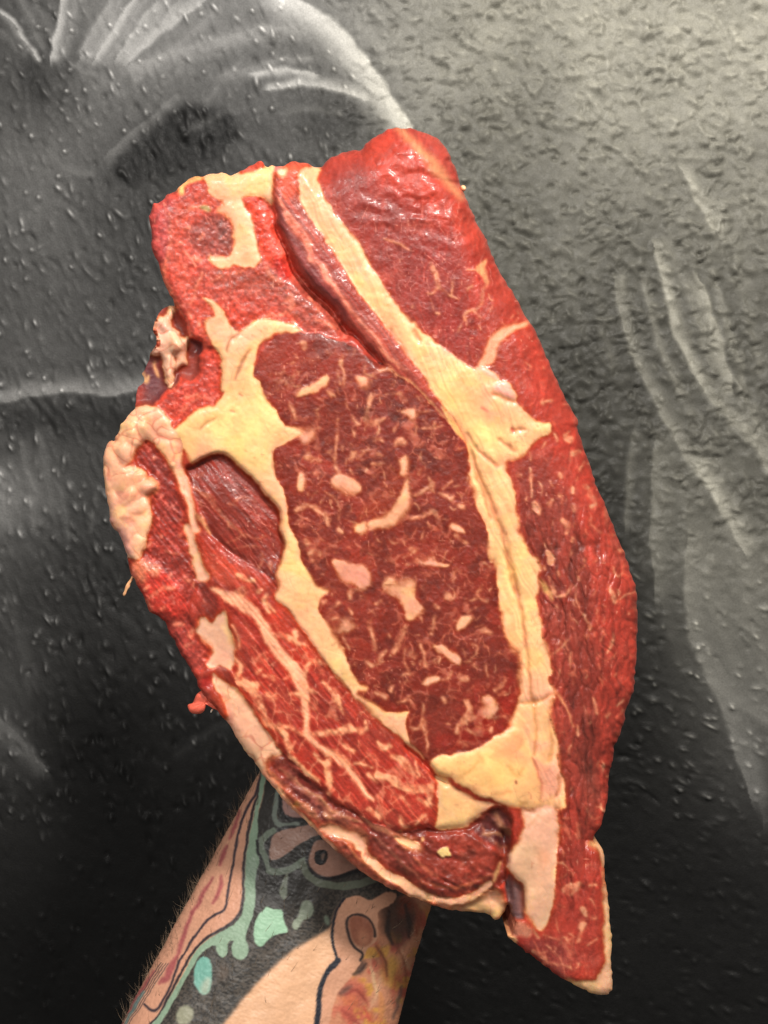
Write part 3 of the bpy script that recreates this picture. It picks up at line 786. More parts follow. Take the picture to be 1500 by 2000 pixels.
    # --- the long seam of fat
    P_("1: 1345,290 1290,285 1240,300 1212,350 1210,420 1235,520 2: 60,570 130,660 190,750 240,830 300,920 335,990 400,1070 480,1160 560,1260 620,1350 680,1430 720,1495 4: 760,192 830,300 880,360 930,430 975,520 1005,610 1020,780 1042,880 1062,960 1102,1030 1122,1100 1112,1180 1130,1240 1162,1250 1172,1340 1182,1450 7: 1168,100 1177,250 1192,360 1212,470 1252,540 1294,600 1310,700 1304,850 1285,940 1240,1010 1260,1200 1380,1400 1400,1500 8: 640,1786 805,1786 810,1700 790,1600 770,1520 745,1420 745,1320 730,1250 700,1150 695,1050 722,980 690,850 710,850 690,760 670,650 640,560 620,430 600,340 612,260 600,180 615,130 615,60 600,30 5: 560,1450 520,1380 500,1300 470,1290 480,1240 465,1180 450,1080 440,1000 420,920 385,840 400,790 440,780 540,710 600,630 690,600 700,520 640,530 590,512 520,430 465,360 470,320 410,235 330,230 345,210 290,170 240,130 150,130 2: 1040,1475 960,1432 900,1382 820,1322 740,1262 660,1182 580,1092 540,1030 490,960 440,870 400,790 350,720 280,640 220,560 170,480 130,400 110,320",
       (243, 192, 118), f=2.0, reg=SEAM, h=0.1, amp=0.8, L=12, fat=1)
    P_("4: 700,60 830,120 1000,250 1120,420 1200,600 1190,690 1120,640 1000,520 900,360 760,190", (250, 206, 120), f=16, alpha=.85, only=[SEAM])
    P_("2: 20,320 150,290 130,420 300,680 440,900 400,950 240,790 60,560", (238, 172, 112), f=14, alpha=.7, only=[SEAM])
    P_("5: 130,130 300,170 470,330 640,530 700,540 600,620 480,700 420,560 300,500 200,300", (244, 180, 120), f=16, alpha=.7, only=[SEAM])
    P_("5: 180,120 240,130 345,215 300,210 230,190", (240, 172, 136), f=6, only=[SEAM], dh=.6)
    P_("5: 330,235 410,225 472,325 440,350 380,320 300,290", (240, 172, 136), f=6, only=[SEAM], dh=.6)
    P_("5: 220,410 300,430 370,440 340,520 280,510", (228, 128, 88), f=18, alpha=.6, only=[SEAM])
    P_("8: 490,850 700,850 740,1000 700,1100 740,1300 800,1700 620,1700 580,1400 480,1060", (236, 168, 122), f=20, alpha=.75, only=[SEAM])
    P_("8: 600,150 700,260 720,330 690,330 620,240", (208, 150, 104), f=5)
    L_("8: 720,950,20 770,1010,24 810,1060,16 840,1130,12 850,1220,8", (222, 140, 112), f=4, alpha=.85)
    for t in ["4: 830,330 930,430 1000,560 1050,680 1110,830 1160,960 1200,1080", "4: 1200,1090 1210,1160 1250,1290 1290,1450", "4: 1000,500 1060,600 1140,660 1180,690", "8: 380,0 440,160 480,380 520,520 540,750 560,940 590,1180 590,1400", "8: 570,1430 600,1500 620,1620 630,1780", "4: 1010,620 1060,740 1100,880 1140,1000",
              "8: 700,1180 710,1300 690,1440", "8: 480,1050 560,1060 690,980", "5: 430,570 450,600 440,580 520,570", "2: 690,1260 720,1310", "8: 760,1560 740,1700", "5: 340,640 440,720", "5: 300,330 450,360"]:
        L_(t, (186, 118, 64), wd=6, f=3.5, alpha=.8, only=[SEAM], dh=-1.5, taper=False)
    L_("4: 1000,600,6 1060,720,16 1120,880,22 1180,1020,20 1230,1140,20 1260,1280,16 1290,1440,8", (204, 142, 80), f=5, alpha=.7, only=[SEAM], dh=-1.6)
    L_("A: 640,0,8 665,40,8 680,120,8 690,220,6", (190, 96, 62), f=3, alpha=.7, only=[SEAM])
    L_("5: 430,565,12 440,590,10", (206, 80, 56), f=3, alpha=.8)
    L_("5: 220,420,14 260,440,10", (214, 96, 66), f=4, alpha=.8)

    # --- wedge of yellow fat under the eye, the paler fat under it, the hanging flap
    P_("7: 820,1300 880,1310 900,1360 1000,1420 1200,1490 9: 1440,262 1400,270 1340,310 1290,350 1240,400 1150,402 1065,396 1090,340 1088,250 1072,180 1075,110", (226, 178, 116), f=2, reg=BAND, h=-2.0, amp=1.2, L=10, fat=1)
    L_("9: 1180,230 1260,250 1300,310", (206, 150, 90), wd=20, f=12, alpha=.5)
    P_("7: 780,1228 830,1195 920,1180 1050,1150 1150,1100 1240,1012 1290,1010 1360,1180 1420,1330 1430,1500 A: 720,300 620,345 540,332 400,290 300,250 200,200 100,140 20,100 7: 880,1340 820,1290", (246, 198, 112), f=2.0, reg=WEDGE, h=0.9, amp=1.2, L=14, fat=1)
    P_("A: 120,30 260,60 420,20 560,60 560,200 400,230 240,150", (249, 200, 108), f=26, alpha=.8, only=[WEDGE])
    P_("7: 1160,1120 1300,1040 1400,1200 1380,1260 1240,1200", (236, 158, 100), f=22, alpha=.7, only=[WEDGE])
    for t in ["7: 930,1330 1000,1290 1060,1230", "7: 1240,1250 1270,1300 1310,1310 1330,1270", "7: 1150,1420 1250,1400", "7: 1060,1180 1090,1230"]:
        L_(t, (206, 146, 66), wd=8, f=5, alpha=.5, only=[WEDGE], dh=-.5)
    P_("A: 528,150 545,148 548,168 530,170", (150, 84, 40), f=3)
    P_("A: 540,290 590,280 600,310 550,320", (206, 150, 74), f=6, alpha=.7)
    P_("A: 545,335 620,345 690,310 795,320 798,400 802,600 788,850 772,950 742,1050 682,1132 640,1090 592,1020 570,950 576,850 562,800 530,790 490,740 460,680 480,620 522,580 552,560 562,480 582,420", (224, 182, 134), f=2, reg=FLAPF, h=-0.5, amp=2.0, L=12, fat=1)
    P_("A: 690,200 800,310 790,460 690,400", (228, 176, 128), f=16, alpha=.7, only=[FLAPF])
    L_("A: 600,600,10 640,800,14 680,1000,10", (204, 164, 120), f=8, alpha=.6, only=[FLAPF], dh=-.4)
    L_("A: 660,600,10 700,760,12 720,900,8", (206, 166, 122), f=8, alpha=.5, only=[FLAPF], dh=-.3)
    L_("A: 690,250,8 680,340,10 640,430,14 600,470,10", (196, 142, 92), f=6, alpha=.6, dh=-.5)
    P_("A: 440,820 480,750 540,795 580,840 572,950 580,1060 560,1060 520,1060 490,1000 475,930", (112, 78, 92), f=3, reg=MEMB, h=-4.0)
    L_("A: 520,830,26 540,930,30 560,1040,14", (146, 112, 132), f=8, alpha=.7, only=[MEMB])
    P_("A: 500,1090 525,1060 600,1080 640,1130 610,1170 560,1160 520,1180 480,1170", (186, 110, 100), f=6)
    L_("A: 640,1120,8 680,1170,10", (200, 140, 116), f=4)
    P_("A: 465,1155 500,1160 540,1170 530,1215 495,1192", (222, 160, 128), f=3)
    P_("A: 1010,545 1060,550 1100,600 1110,650 1110,770 1130,900 1150,1080 1160,1400 1165,1520 1120,1560 1065,1570 1000,1550 890,1480 840,1438 940,1456 1040,1448 1085,1380 1112,1330 1106,1200 1092,1000 1086,850 1096,765 1088,690 1060,620", (242, 192, 124), f=2.5, reg=RIM3, h=-1.5, fat=1)
    P_("A: 1000,1440 1060,1370 1105,1330 1150,1360 1150,1480 1080,1540 960,1500", (238, 196, 136), f=8, only=[RIM3], alpha=.8)
    L_("A: 1060,1460,8 1130,1530,6", (220, 160, 110), f=3, alpha=.7)

    # --- band of fat between the eye and the cap, fat pocket upper left
    P_("3: 920,745 1000,830 1050,900 1100,985 1100,1060 1125,1150 1110,1240 1080,1320 6: 1080,140 1090,200 1080,260 1140,320 1220,430 1290,540 1360,640 1450,740 1500,800 7: 200,695 330,838 420,930 560,1040 680,1150 778,1228 690,1140 655,1085 628,1010 632,965 660,925 560,938 450,905 390,862 335,800 430,800 350,752 310,680 280,600 240,520 210,480 190,420 150,380 125,320 130,265 190,240 150,215 115,205 90,150 60,100 30,30 3: 1220,1200 1195,1110 1160,1050 1140,950 1120,850 1090,780 1065,700 1055,640 1010,740", (244, 192, 122), f=1.8, reg=BAND, h=0.1, amp=0.4, L=10, fat=1)
    P_("3: 1120,1130 1200,1150 1260,1300 1320,1440 7: 60,160 180,240 100,330 0,150", (248, 202, 118), f=18, alpha=.7, only=[BAND])
    P_("7: 400,890 560,940 640,960 640,1080 520,1020", (234, 164, 116), f=10, alpha=.8, only=[BAND])
    L_("6: 1080,260 1150,340 1230,440 1300,560 1400,690 1500,810 7: 330,850 420,940", (170, 92, 54), wd=6, f=3, alpha=.6, taper=False)
    P_("1: 632,1050 720,1080 772,1125 802,1210 852,1262 900,1230 980,1180 1040,1172 1100,1190 1180,1214 1232,1246 1100,1255 1020,1292 975,1335 955,1400 945,1460 3: 945,172 985,190 985,225 1005,265 1065,345 1095,410 1150,462 1235,478 1230,515 1120,558 1062,590 1055,640 1070,740 1010,762 920,748 870,700 822,652 782,630 710,608 672,630 600,692 565,640 540,590 522,560 500,640 470,600 440,480 480,472 540,420 620,365 750,310 790,262 752,250 755,180 750,60 735,0 1: 750,1390 692,1312 670,1250 668,1182 722,1158 718,1130 690,1095", (246, 194, 122), f=2.0, reg=POCKET, h=0.2, amp=0.5, L=12, fat=1)
    P_("3: 850,190 900,90 950,120 985,230 1060,350 1100,430 1060,600 1050,700 900,690 780,600 700,480 790,320", (252, 214, 124), f=22, alpha=.9, only=[POCKET])
    P_("1: 640,1060 720,1085 800,1220 850,1270 1040,1180 1230,1245 1000,1280 850,1400 800,1500 740,1400 680,1240", (238, 182, 126), f=14, alpha=.6, only=[POCKET])
    P_("3: 560,620 620,560 700,560 700,610 620,680", (232, 166, 108), f=14, alpha=.7, only=[POCKET])
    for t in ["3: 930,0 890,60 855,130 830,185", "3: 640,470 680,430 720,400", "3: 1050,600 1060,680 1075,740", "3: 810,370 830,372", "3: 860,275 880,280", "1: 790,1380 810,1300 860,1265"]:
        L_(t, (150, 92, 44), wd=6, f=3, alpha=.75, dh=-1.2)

    # --- tucked muscle under the pocket
    P_("3: 545,700 600,690 680,632 715,606 782,628 832,668 922,745 1002,830 1052,902 1102,985 1102,1060 1126,1150 1112,1240 1082,1310 1065,1372 1020,1330 960,1285 890,1240 800,1185 720,1115 688,1062 650,965 600,865 575,780", (138, 42, 36), f=2, reg=TUCK, h=-1.6, amp=.6)
    tk = (cv.reg == TUCK)
    pd = sd_poly(P("3: 600,690 782,628 832,668 922,745 1002,830 1052,902 1102,985 1102,1060 1126,1150 1300,1150 1300,500 600,500"), X, Y)
    cv.H -= tk * 2.6 * sstep(62, 4, pd)
    cv.C *= (1 - 0.12 * tk * vn(*rot(X, Y, 45), 50, 5, 101))[..., None]
    for t in ["3: 590,815,14 640,850,20 700,885,44 740,960,22 790,1020,26 850,1060,16 900,1110,10", "3: 790,1020,14 800,1050,10", "3: 830,900,10 870,875,16 905,860,20 950,900,8", "3: 780,1140,6 870,1100,8", "3: 900,1090,8 960,1120,10 1020,1105,8", "3: 830,1170,6 910,1160,8 990,1170,8", "3: 980,1280,10 1000,1230,16 995,1200,8", "3: 640,900,14 650,930,8", "3: 1010,900,8 1060,930,12", "3: 600,750,20 660,740,12", "3: 870,930,5 800,910,10", "3: 1040,1260,30 1045,1290,20"]:
        L_(t, (212, 126, 100), f=2.5, sm=1, alpha=.8, marb=1, only=[TUCK])

    # --- cap muscle with its marbling
    P_("3: 590,1050 640,1030 690,1066 722,1118 802,1188 892,1243 962,1288 1022,1334 1068,1375 6: 1082,262 1142,322 1222,432 1292,542 1362,642 1452,742 7: 200,702 330,842 420,935 560,1045 680,1155 772,1240 818,1300 812,1350 9: 1072,110 1086,240 1088,340 1062,392 980,402 910,412 820,402 720,362 640,312 540,262 450,192 330,82 240,0 6: 1400,1420 1250,1300 1130,1180 1060,1100 990,990 930,890 850,780 830,690 720,655 690,690 640,640 660,560 620,500 600,450 610,340 560,280 580,190 600,100 3: 620,1290 600,1180", (158, 48, 40), f=2, reg=CAP, h=-0.9, amp=0.7, L=10)
    cp = (cv.reg == CAP)
    P_("6: 830,230 1000,260 1200,440 1350,640 1200,640 1080,500 960,330", (182, 58, 44), f=20, alpha=.7, only=[CAP])
    P_("6: 600,0 800,30 1000,160 1080,260 900,240 700,190", (190, 70, 56), f=18, alpha=.7, only=[CAP])
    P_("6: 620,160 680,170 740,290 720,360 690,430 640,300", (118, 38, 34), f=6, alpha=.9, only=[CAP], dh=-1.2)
    P_("6: 800,360 900,420 980,560 960,680 880,720 830,640", (152, 52, 46), f=10, alpha=.7, only=[CAP])
    U, V = rot(X, Y, 57)
    f1, f2, ci = worley((U + 12 * vn(X, Y, 26, None, 111)) / 2.2, V + 9 * vn(X, Y, 18, None, 112) + 3 * vn(X, Y, 7, None, 119), 19, 113)
    cv.C[cp] *= (0.92 + 0.17 * ci)[cp][:, None]
    wv = np.clip(fbm(X, Y, 34, 3, 114) + .16, 0, 1)
    vein = sstep(.03 + .42 * wv, .10 * wv, f2 - f1) * sstep(.03, .2, wv) * sstep(1200, 1330, Y + .3 * (X - 450))
    thin = sstep(.55, .8, vn(U + 6 * vn(X, Y, 20, None, 116), V, 40, 6.5, 115)) * .8
    mm = np.maximum(vein * .85, thin * .45) * cp * .7
    cv.put((slice(None), slice(None)), mm, (212, 126, 102), marb=1)
    PF = (226, 152, 118)
    L_("6: 700,205,30 780,240,60 860,285,80 950,350,60 1010,440,56 1050,510,62 1095,590,64 1170,670,72 1220,760,66 1245,860,52 1260,960,36 1260,1060,32 7: 90,1100,34 150,1150,34 230,1205,38 300,1270,36 350,1330,34 390,1400,34 450,1440,22", (230, 158, 128), f=4.5, alpha=.92, only=[CAP], marb=1, whole=True)
    L_("6: 1130,620,20 1170,660,60 1210,720,70", (230, 158, 128), f=4, only=[CAP], marb=1, whole=True)
    for t in ["6: 1050,490,26 1130,488,20 1185,520,22 1200,470,26", "6: 1185,520,14 1240,545,8", "6: 1030,340,12 1010,300,18 1030,260,16", "6: 1030,300,12 1070,340,10", "6: 850,140,16 900,150,24 940,160,18", "6: 860,240,36 880,232,30", "6: 980,230,24 990,225,18", "6: 1220,760,22 1265,810,20 1310,820,12", "6: 1230,720,18 1270,650,18 1310,630,14 1370,650,8",
              "6: 1250,860,26 1290,900,18 1320,920,10", "6: 1160,830,10 1230,830,20", "6: 840,730,40 900,770,50 950,780,44", "6: 940,780,36 980,880,22 1000,970,30 1040,1010,28 1100,1040,20 1150,1070,14", "6: 1020,1000,20 1130,1060,22 1160,1130,26 1180,1210,22 1240,1270,18 1320,1330,14", "6: 1100,1010,12 1200,1040,18 1250,1060,16", "6: 1030,830,34 1050,850,44 1065,845,30",
              "6: 1300,1060,20 1400,1060,26 1450,1040,16", "6: 1380,1180,24 1450,1180,34 1490,1240,26", "6: 1350,750,12 1420,820,14 1440,900,10", "6: 1380,1270,18 1390,1340,12 1380,1430,20", "6: 820,420,10 860,500,14 850,570,10", "6: 840,620,12 880,690,20 850,720,10", "6: 960,700,14 990,680,10", "6: 1000,720,12 1060,740,20",
              "7: 180,1040,14 240,1060,26 290,1015,28 340,1040,22 395,1050,22 398,985,14", "7: 470,1110,12 510,1160,22 545,1135,14", "7: 555,1195,20 620,1215,36 650,1260,34 690,1300,18", "7: 690,1220,10 715,1300,12", "7: 480,1305,30 550,1320,34 620,1360,24 700,1375,26 780,1370,30", "7: 560,1350,10 640,1390,12 760,1400,10", "7: 180,1230,30 200,1290,18 170,1360,12", "7: 280,1130,14 330,1170,10",
              "7: 340,1230,14 440,1260,10", "7: 420,1300,14 470,1340,10", "7: 250,860,10 270,940,8", "7: 230,800,10 260,900,12", "7: 100,1170,12 170,1240,16", "7: 700,1440,12 780,1480,20", "7: 600,1430,16 650,1480,10", "9: 870,330,10 900,390,14", "9: 700,290,20 760,330,24", "9: 950,380,10 1010,330,12", "9: 1040,200,24 1020,260,20", "9: 460,80,20 470,140,18", "9: 250,0,16 330,60,14 390,110,12"]:
        p_ = P(t)
        p_[:, 2] = p_[:, 2] * 1.45 + .8
        L_(p_, PF, f=3.8, sm=1, alpha=.95, marb=1, only=[CAP])
    P_("6: 640,360 700,425 720,380 770,335 800,430 832,560 835,690 760,650 690,690 665,640 712,560 645,490 600,470 620,420", (206, 158, 122), f=2.5, reg=RIM4, h=-2.0, amp=.6, fat=1)
    P_("6: 690,570 770,580 830,610 835,690 740,650 690,690 668,640", (222, 160, 124), f=5, only=[RIM4])
    P_("6: 705,700 740,652 800,670 838,760 850,790 800,770 750,730", (128, 44, 40), f=3, reg=CAP, dh=-1)

    # --- muscles along the left edge
    P_("3: 250,640 300,515 330,525 390,585 445,650 485,742 505,860 540,950 558,1040 592,1160 612,1290 640,1370 6: 640,170 600,240 560,300 580,440 690,560 700,600 640,720 560,660 440,470 380,360 240,160 200,40 3: 280,1240 320,1080 345,1000 320,860 300,740", (146, 44, 40), f=2, reg=EDGE, h=-2.2, amp=0.5)
    P_("3: 330,540 420,640 470,760 500,880 540,980 480,1020 430,900 380,800 330,700", (118, 38, 38), f=16, alpha=.8, only=[EDGE])
    P_("6: 210,20 400,90 520,180 570,280 540,370 440,380 330,330 260,190", (192, 52, 46), f=14, alpha=.85, only=[EDGE], dh=1.5)
    P_("6: 440,410 540,420 620,560 680,700 600,700 500,560", (168, 62, 62), f=14, alpha=.8, only=[EDGE])
    P_("6: 215,60 290,30 400,80 415,110 380,150 300,110 330,160 290,180 240,140", (226, 132, 110), f=8, alpha=.75, only=[EDGE], dh=.8)
    for t in ["6: 410,330,26 420,320,22", "6: 310,210,24 340,190,18", "6: 540,150,30 560,170,26 590,165,12", "6: 595,210,14 600,170,12", "6: 590,290,10 640,250,14", "6: 580,480,30 620,400,24", "6: 480,420,30 540,420,24", "3: 400,1100,14 405,1110,12", "3: 515,1095,20 525,1085,14", "3: 360,640,20 365,635,16", "3: 340,1140,26 320,1160,16",
              "3: 430,1190,8 520,1200,10", "3: 500,1010,14 520,1000,10", "6: 550,550,16 600,520,12", "6: 330,270,14 400,210,20 470,200,20", "6: 460,130,12 450,150,12"]:
        L_(t, (224, 136, 112), f=3, sm=1, alpha=.75, marb=1, only=[EDGE])
    L_("3: 490,600,70 500,700,60 540,800,60 570,900,44 590,980,40 600,1060,50", (232, 158, 122), f=5, reg=RIM4, h=-1.6, fat=1)
    L_("3: 555,1040,34 575,1100,40 600,1190,40 620,1270,50 645,1340,66", (228, 158, 120), f=4, reg=RIM4, h=-2.0, fat=1)
    L_("3: 590,960,40 640,1000,34 670,1050,26 700,1090,12", (226, 150, 120), f=4, alpha=.9)
    for t in ["3: 500,740,24 490,750,20", "3: 500,780,10 560,830,6", "3: 570,1150,18 590,1160,14"]:
        L_(t, (190, 100, 76), f=3, alpha=.5)
    P_("3: 305,333 375,340 430,390 450,430 480,475 520,510 535,560 520,600 500,690 470,720 440,645 385,575 318,520 310,540 258,590 245,650 200,680 180,690 230,688 320,710 312,760 345,770 388,810 350,852 322,862 340,925 352,1010 332,1080 300,1180 285,1240 225,1250 190,1190 150,1080 100,1010 60,850 50,650 75,555 130,540 125,500 150,480 180,400 240,350", (243, 180, 128), f=2, reg=RIM, h=-0.2, amp=1.0, L=10, fat=1)
    P_("3: 200,460 270,400 320,450 310,530 250,580 200,540", (240, 178, 128), f=10, only=[RIM], dh=1.6)
    P_("3: 140,570 200,560 255,590 230,650 190,675 150,640", (238, 174, 128), f=8, only=[RIM], dh=1.3)
    P_("3: 160,720 230,690 310,710 300,800 250,880 160,860", (246, 172, 112), f=14, only=[RIM], dh=1.3, alpha=.8)
    P_("3: 300,770 345,770 388,810 340,855 290,860", (238, 156, 116), f=6, only=[RIM], dh=1.0)
    P_("3: 110,900 200,940 240,1100 230,1240 180,1150 130,1020", (232, 168, 140), f=18, alpha=.7, only=[RIM])
    P_("3: 150,1030 190,1090 240,1180 225,1240 190,1180 160,1090 110,1020 100,960", (148, 78, 88), f=9, alpha=.75, only=[RIM])
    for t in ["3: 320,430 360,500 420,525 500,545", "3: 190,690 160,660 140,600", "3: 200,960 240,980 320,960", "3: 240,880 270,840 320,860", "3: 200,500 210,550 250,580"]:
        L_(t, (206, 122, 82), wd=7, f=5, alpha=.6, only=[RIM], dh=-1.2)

    # --- things set far back on the left
    P_("3: 240,330 245,290 255,240 300,195 285,150 310,90 345,30 420,-40 640,-60 640,20 600,80 520,170 480,232 430,240 372,325 300,340", (120, 52, 62), f=2, reg=BACKM, h=-8)
    P_("3: 300,180 420,120 440,200 360,300 300,290", (116, 70, 88), f=14, alpha=.7, only=[BACKM])
    P_("3: 245,330 255,240 300,200 320,260 290,330", (176, 60, 58), f=10, alpha=.8, only=[BACKM])
    P_("1: 370,1160 420,1105 480,1100 540,1180 580,1300 620,1400 640,1500 560,1560 480,1420 400,1320 370,1260", (158, 62, 60), f=3, reg=BACKM, h=-7.5)
    P_("1: 365,1200 380,1170 430,1160 455,1100 480,1110 470,1160 440,1190 500,1250 540,1300 560,1280 575,1320 540,1380 560,1440 520,1450 500,1500 3: 490,30 500,130 470,220 440,230 425,130 410,50 1: 420,1440 400,1390 370,1400 345,1380 370,1350 400,1340 380,1280", (240, 190, 148), f=2, reg=SCRAP, h=-5.5, amp=1.6, L=8, fat=1)
    for t, w_ in [("1: 400,1190 410,1210", 50), ("1: 430,1230 450,1250", 46), ("1: 480,1330 490,1345", 60), ("1: 370,1370 385,1375", 40), ("1: 540,1310 550,1330", 40), ("3: 450,60 460,150", 40)]:
        L_(t, (244, 196, 156), wd=w_ / 3, f=4, dh=1.1, taper=False)
    P_("1: 440,1290 480,1260 530,1320 510,1380 450,1370", (244, 196, 148), f=6, only=[SCRAP], dh=1)
    L_("3: 300,150,26 320,200,24 330,160,20", (236, 170, 140), f=4)
    L_("3: 370,90,16 390,160,20", (232, 160, 130), f=4)
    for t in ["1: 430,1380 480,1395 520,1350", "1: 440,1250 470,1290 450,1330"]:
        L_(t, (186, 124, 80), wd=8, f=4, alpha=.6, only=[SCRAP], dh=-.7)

    # --- the flap along the bottom and its rims of fat
    P_("6: 1400,1425 1250,1302 1130,1182 1080,1120 1010,1240 1060,1330 1180,1500 9: 60,-20 250,300 480,520 780,740 1040,840 1440,760 1500,520 1490,280 1400,290 1330,312 1290,352 1240,402 1150,404 1062,396 980,404 910,414 820,404 720,364 640,314 540,264 450,194 330,84 240,2", (126, 42, 36), f=2, reg=FLAP, h=-3.4, amp=0.8, L=10)
    P_("9: 230,60 420,250 620,400 560,420 400,320 250,160", (112, 56, 60), f=14, alpha=.7, only=[FLAP])
    P_("9: 985,440 1100,420 1300,430 1440,500 1430,640 1330,690 1180,700 1050,740 950,680 900,600 960,540", (150, 48, 40), f=20, only=[FLAP], dh=1.3)
    P_("9: 690,390 800,400 880,480 980,560 940,660 820,580 700,500", (134, 56, 54), f=14, only=[FLAP], dh=.8, alpha=.7)
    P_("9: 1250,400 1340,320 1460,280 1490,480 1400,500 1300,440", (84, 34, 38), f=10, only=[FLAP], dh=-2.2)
    P_("9: 430,450 600,560 700,660 780,710 700,680 540,560", (176, 48, 38), f=8, only=[FLAP], alpha=.8)
    P_("9: 395,402 450,368 520,385 580,410 660,440 690,505 640,530 570,470 470,432", (212, 164, 120), f=3, only=[FLAP], reg=RIM4, h=-4.6, fat=1)
    P_("9: 440,300 500,290 520,340 470,345 430,325", (196, 132, 110), f=5, only=[FLAP], dh=.8)
    P_("9: 830,440 900,450 980,480 985,530 900,500 840,470", (216, 170, 124), f=3, only=[FLAP], reg=RIM4, h=-4.0, fat=1)
    P_("9: 980,455 1000,440 1010,470 985,485", (236, 176, 136), f=2)
    P_("9: 1083,532 1100,518 1150,506 1170,545 1140,560 1110,570 1088,556", (246, 196, 148), f=2, only=[FLAP], reg=FLECK, dh=.4)
    L_("A: 400,380,40 430,440,40 470,480,34 530,500,40", (196, 134, 110), f=8, alpha=.7, only=[FLAP])
    L_("A: 300,460,12 380,560,10 470,580,14", (180, 110, 90), f=5, alpha=.7, only=[FLAP])
    sp = sstep(.55, .78, vn(*rot(X, Y, 100), 9, 6, 121)) * (cv.reg == FLAP) * sstep(.1, .4, vn(X, Y, 40, None, 122) + .2)
    cv.put((slice(None), slice(None)), sp * .55, (208, 120, 100), marb=1)
    L_("9: 1190,520,8 1250,560,8 1290,600,8", (204, 110, 84), f=3, alpha=.6)
    for t, w_, c in [("9: 110,40 230,190 380,330 520,450 640,560 760,650", 9, (190, 104, 88)), ("9: 190,60 330,190 470,300 610,390 690,440", 12, (176, 96, 84)), ("9: 280,120 420,240 560,330 650,370", 8, (204, 136, 112)),
                     ("9: 560,480 660,590 780,690 900,760", 10, (206, 120, 90)), ("9: 720,440 820,540 930,640 1000,700", 9, (160, 84, 74)), ("9: 650,330 740,400 860,440 960,450", 12, (196, 120, 98)), ("9: 1000,700 1120,730 1260,720 1400,650", 7, (190, 96, 70)),
                     ("9: 940,560 1000,620 1080,670", 8, (204, 110, 90)), ("9: 1330,430 1400,420 1440,440", 12, (180, 120, 100)), ("9: 300,260 360,290 400,330", 20, (188, 120, 100))]:
        L_(t, c, wd=w_, f=3, alpha=.7, dh=.5, only=[FLAP])
    P_("9: 1000,460 1200,440 1400,500 1400,640 1200,690 1040,700 960,600", (136, 48, 38), f=20, alpha=.5, only=[FLAP])
    P_("9: 1000,800 1100,830 1200,842 1300,800 1390,740 1440,770 1480,850 1440,920 1380,895 1300,868 1150,858", (214, 172, 112), f=3, reg=RIM2, h=-9, amp=1.2, fat=1)
    L_("9: 668,520,20 690,580,56 760,635,48 860,700,50 960,760,52 1060,795,46 1160,812,44 1240,800,46 1320,760,40 1375,705,30", (236, 186, 126), f=3, sm=2, reg=RIM2, h=-4.4, fat=1)
    L_("9: 1400,690,16 1420,640,22 1440,590,14", (226, 168, 128), f=4)
    L_("9: 900,790,20 1000,820,16 1120,845,14", (206, 130, 108), f=5, alpha=.8)
    P_("6: 703,705 740,728 800,768 850,795 890,835 935,925 985,1010 1060,1100 1130,1180 1090,1190 1040,1185 1008,1240 1060,1330 1130,1420 1200,1500 9: 180,170 300,290 400,400 520,510 480,520 320,360 200,250 60,80 6: 880,1170 790,1000 800,950 770,860 715,770", (232, 180, 132), f=2.5, reg=RIM2, h=-2.6, amp=1.4, L=12, fat=1)
    P_("6: 830,820 920,920 1000,1060 1120,1180 1040,1180 960,1050 880,950", (214, 156, 116), f=14, alpha=.7, only=[RIM2])
    L_("9: 110,90 250,260 400,400 560,540 760,700 900,770", (214, 110, 96), wd=14, f=6, alpha=.6, taper=False)
    L_("9: 285,262,20 300,272,16", (176, 120, 60), f=4)
    P_("6: 690,860 740,800 800,850 805,960 790,990 740,930", (206, 70, 52), f=7, alpha=.9)
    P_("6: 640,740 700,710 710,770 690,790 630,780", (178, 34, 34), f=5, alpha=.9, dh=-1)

    # --- crevices
    for t, a, wd in [("1: 1085,640 1135,760 1190,880 1240,950 1290,1010 1390,1095 1440,1170 1500,1260 2: 330,1270 420,1360 500,1448", -3.2, 9), ("1: 1160,850 1230,940 1300,1020 1400,1110 1490,1250", -1.8, 30),
                     ("7: 640,1130 700,1185 770,1245 820,1305 880,1345", -3.2, 9), ("3: 690,1066 722,1122 802,1192 892,1247", -1.6, 8), ("9: 900,415 1000,405 1100,402 1240,408 1290,370", -1.6, 14),
                     ("A: 455,500 450,600 440,700 440,800 470,900", -4.0, 22), ("9: 700,560 800,600 900,680 1000,740 1080,770 1180,775 1300,740", -0.9, 12), ("A: 800,330 800,460 803,600", -1.6, 8),
                     ("8: 905,350 900,480 920,620 950,720", -.8, 9), ("A: 900,340 960,400 990,500 985,700", -1.2, 12), ("A: 985,500 990,640 985,760", -.8, 8), ("A: 960,850 940,920 900,1000", -.8, 12), ("5: 900,1340 1000,1400 1050,1420", -.6, 20)]:
        L_(t, None, wd=wd, f=4, dh=a, taper=False)

    # --- carry what lies inside the outline outwards, so that the rim belongs to it
    po = chaikin(P(OUT), True, 1)
    SD0 = sd_poly(po, X, Y)
    known = SD0 < -3.0
    for _ in range(9):
        w_ = np.zeros(X.shape)
        acc = [np.zeros(X.shape) for _k in range(6)]
        src = [cv.C[..., 0], cv.C[..., 1], cv.C[..., 2], cv.H, cv.fat, cv.marb]
        rnew = cv.reg.copy()
        for dy, dx in ((0, 1), (0, -1), (1, 0), (-1, 0)):
            kn = np.roll(known, (dy, dx), (0, 1))
            w_ += kn
            for k_ in range(6):
                acc[k_] += kn * np.roll(src[k_], (dy, dx), (0, 1))
            rnew = np.where(kn & ~known, np.roll(cv.reg, (dy, dx), (0, 1)), rnew)
        new = (w_ > 0) & ~known
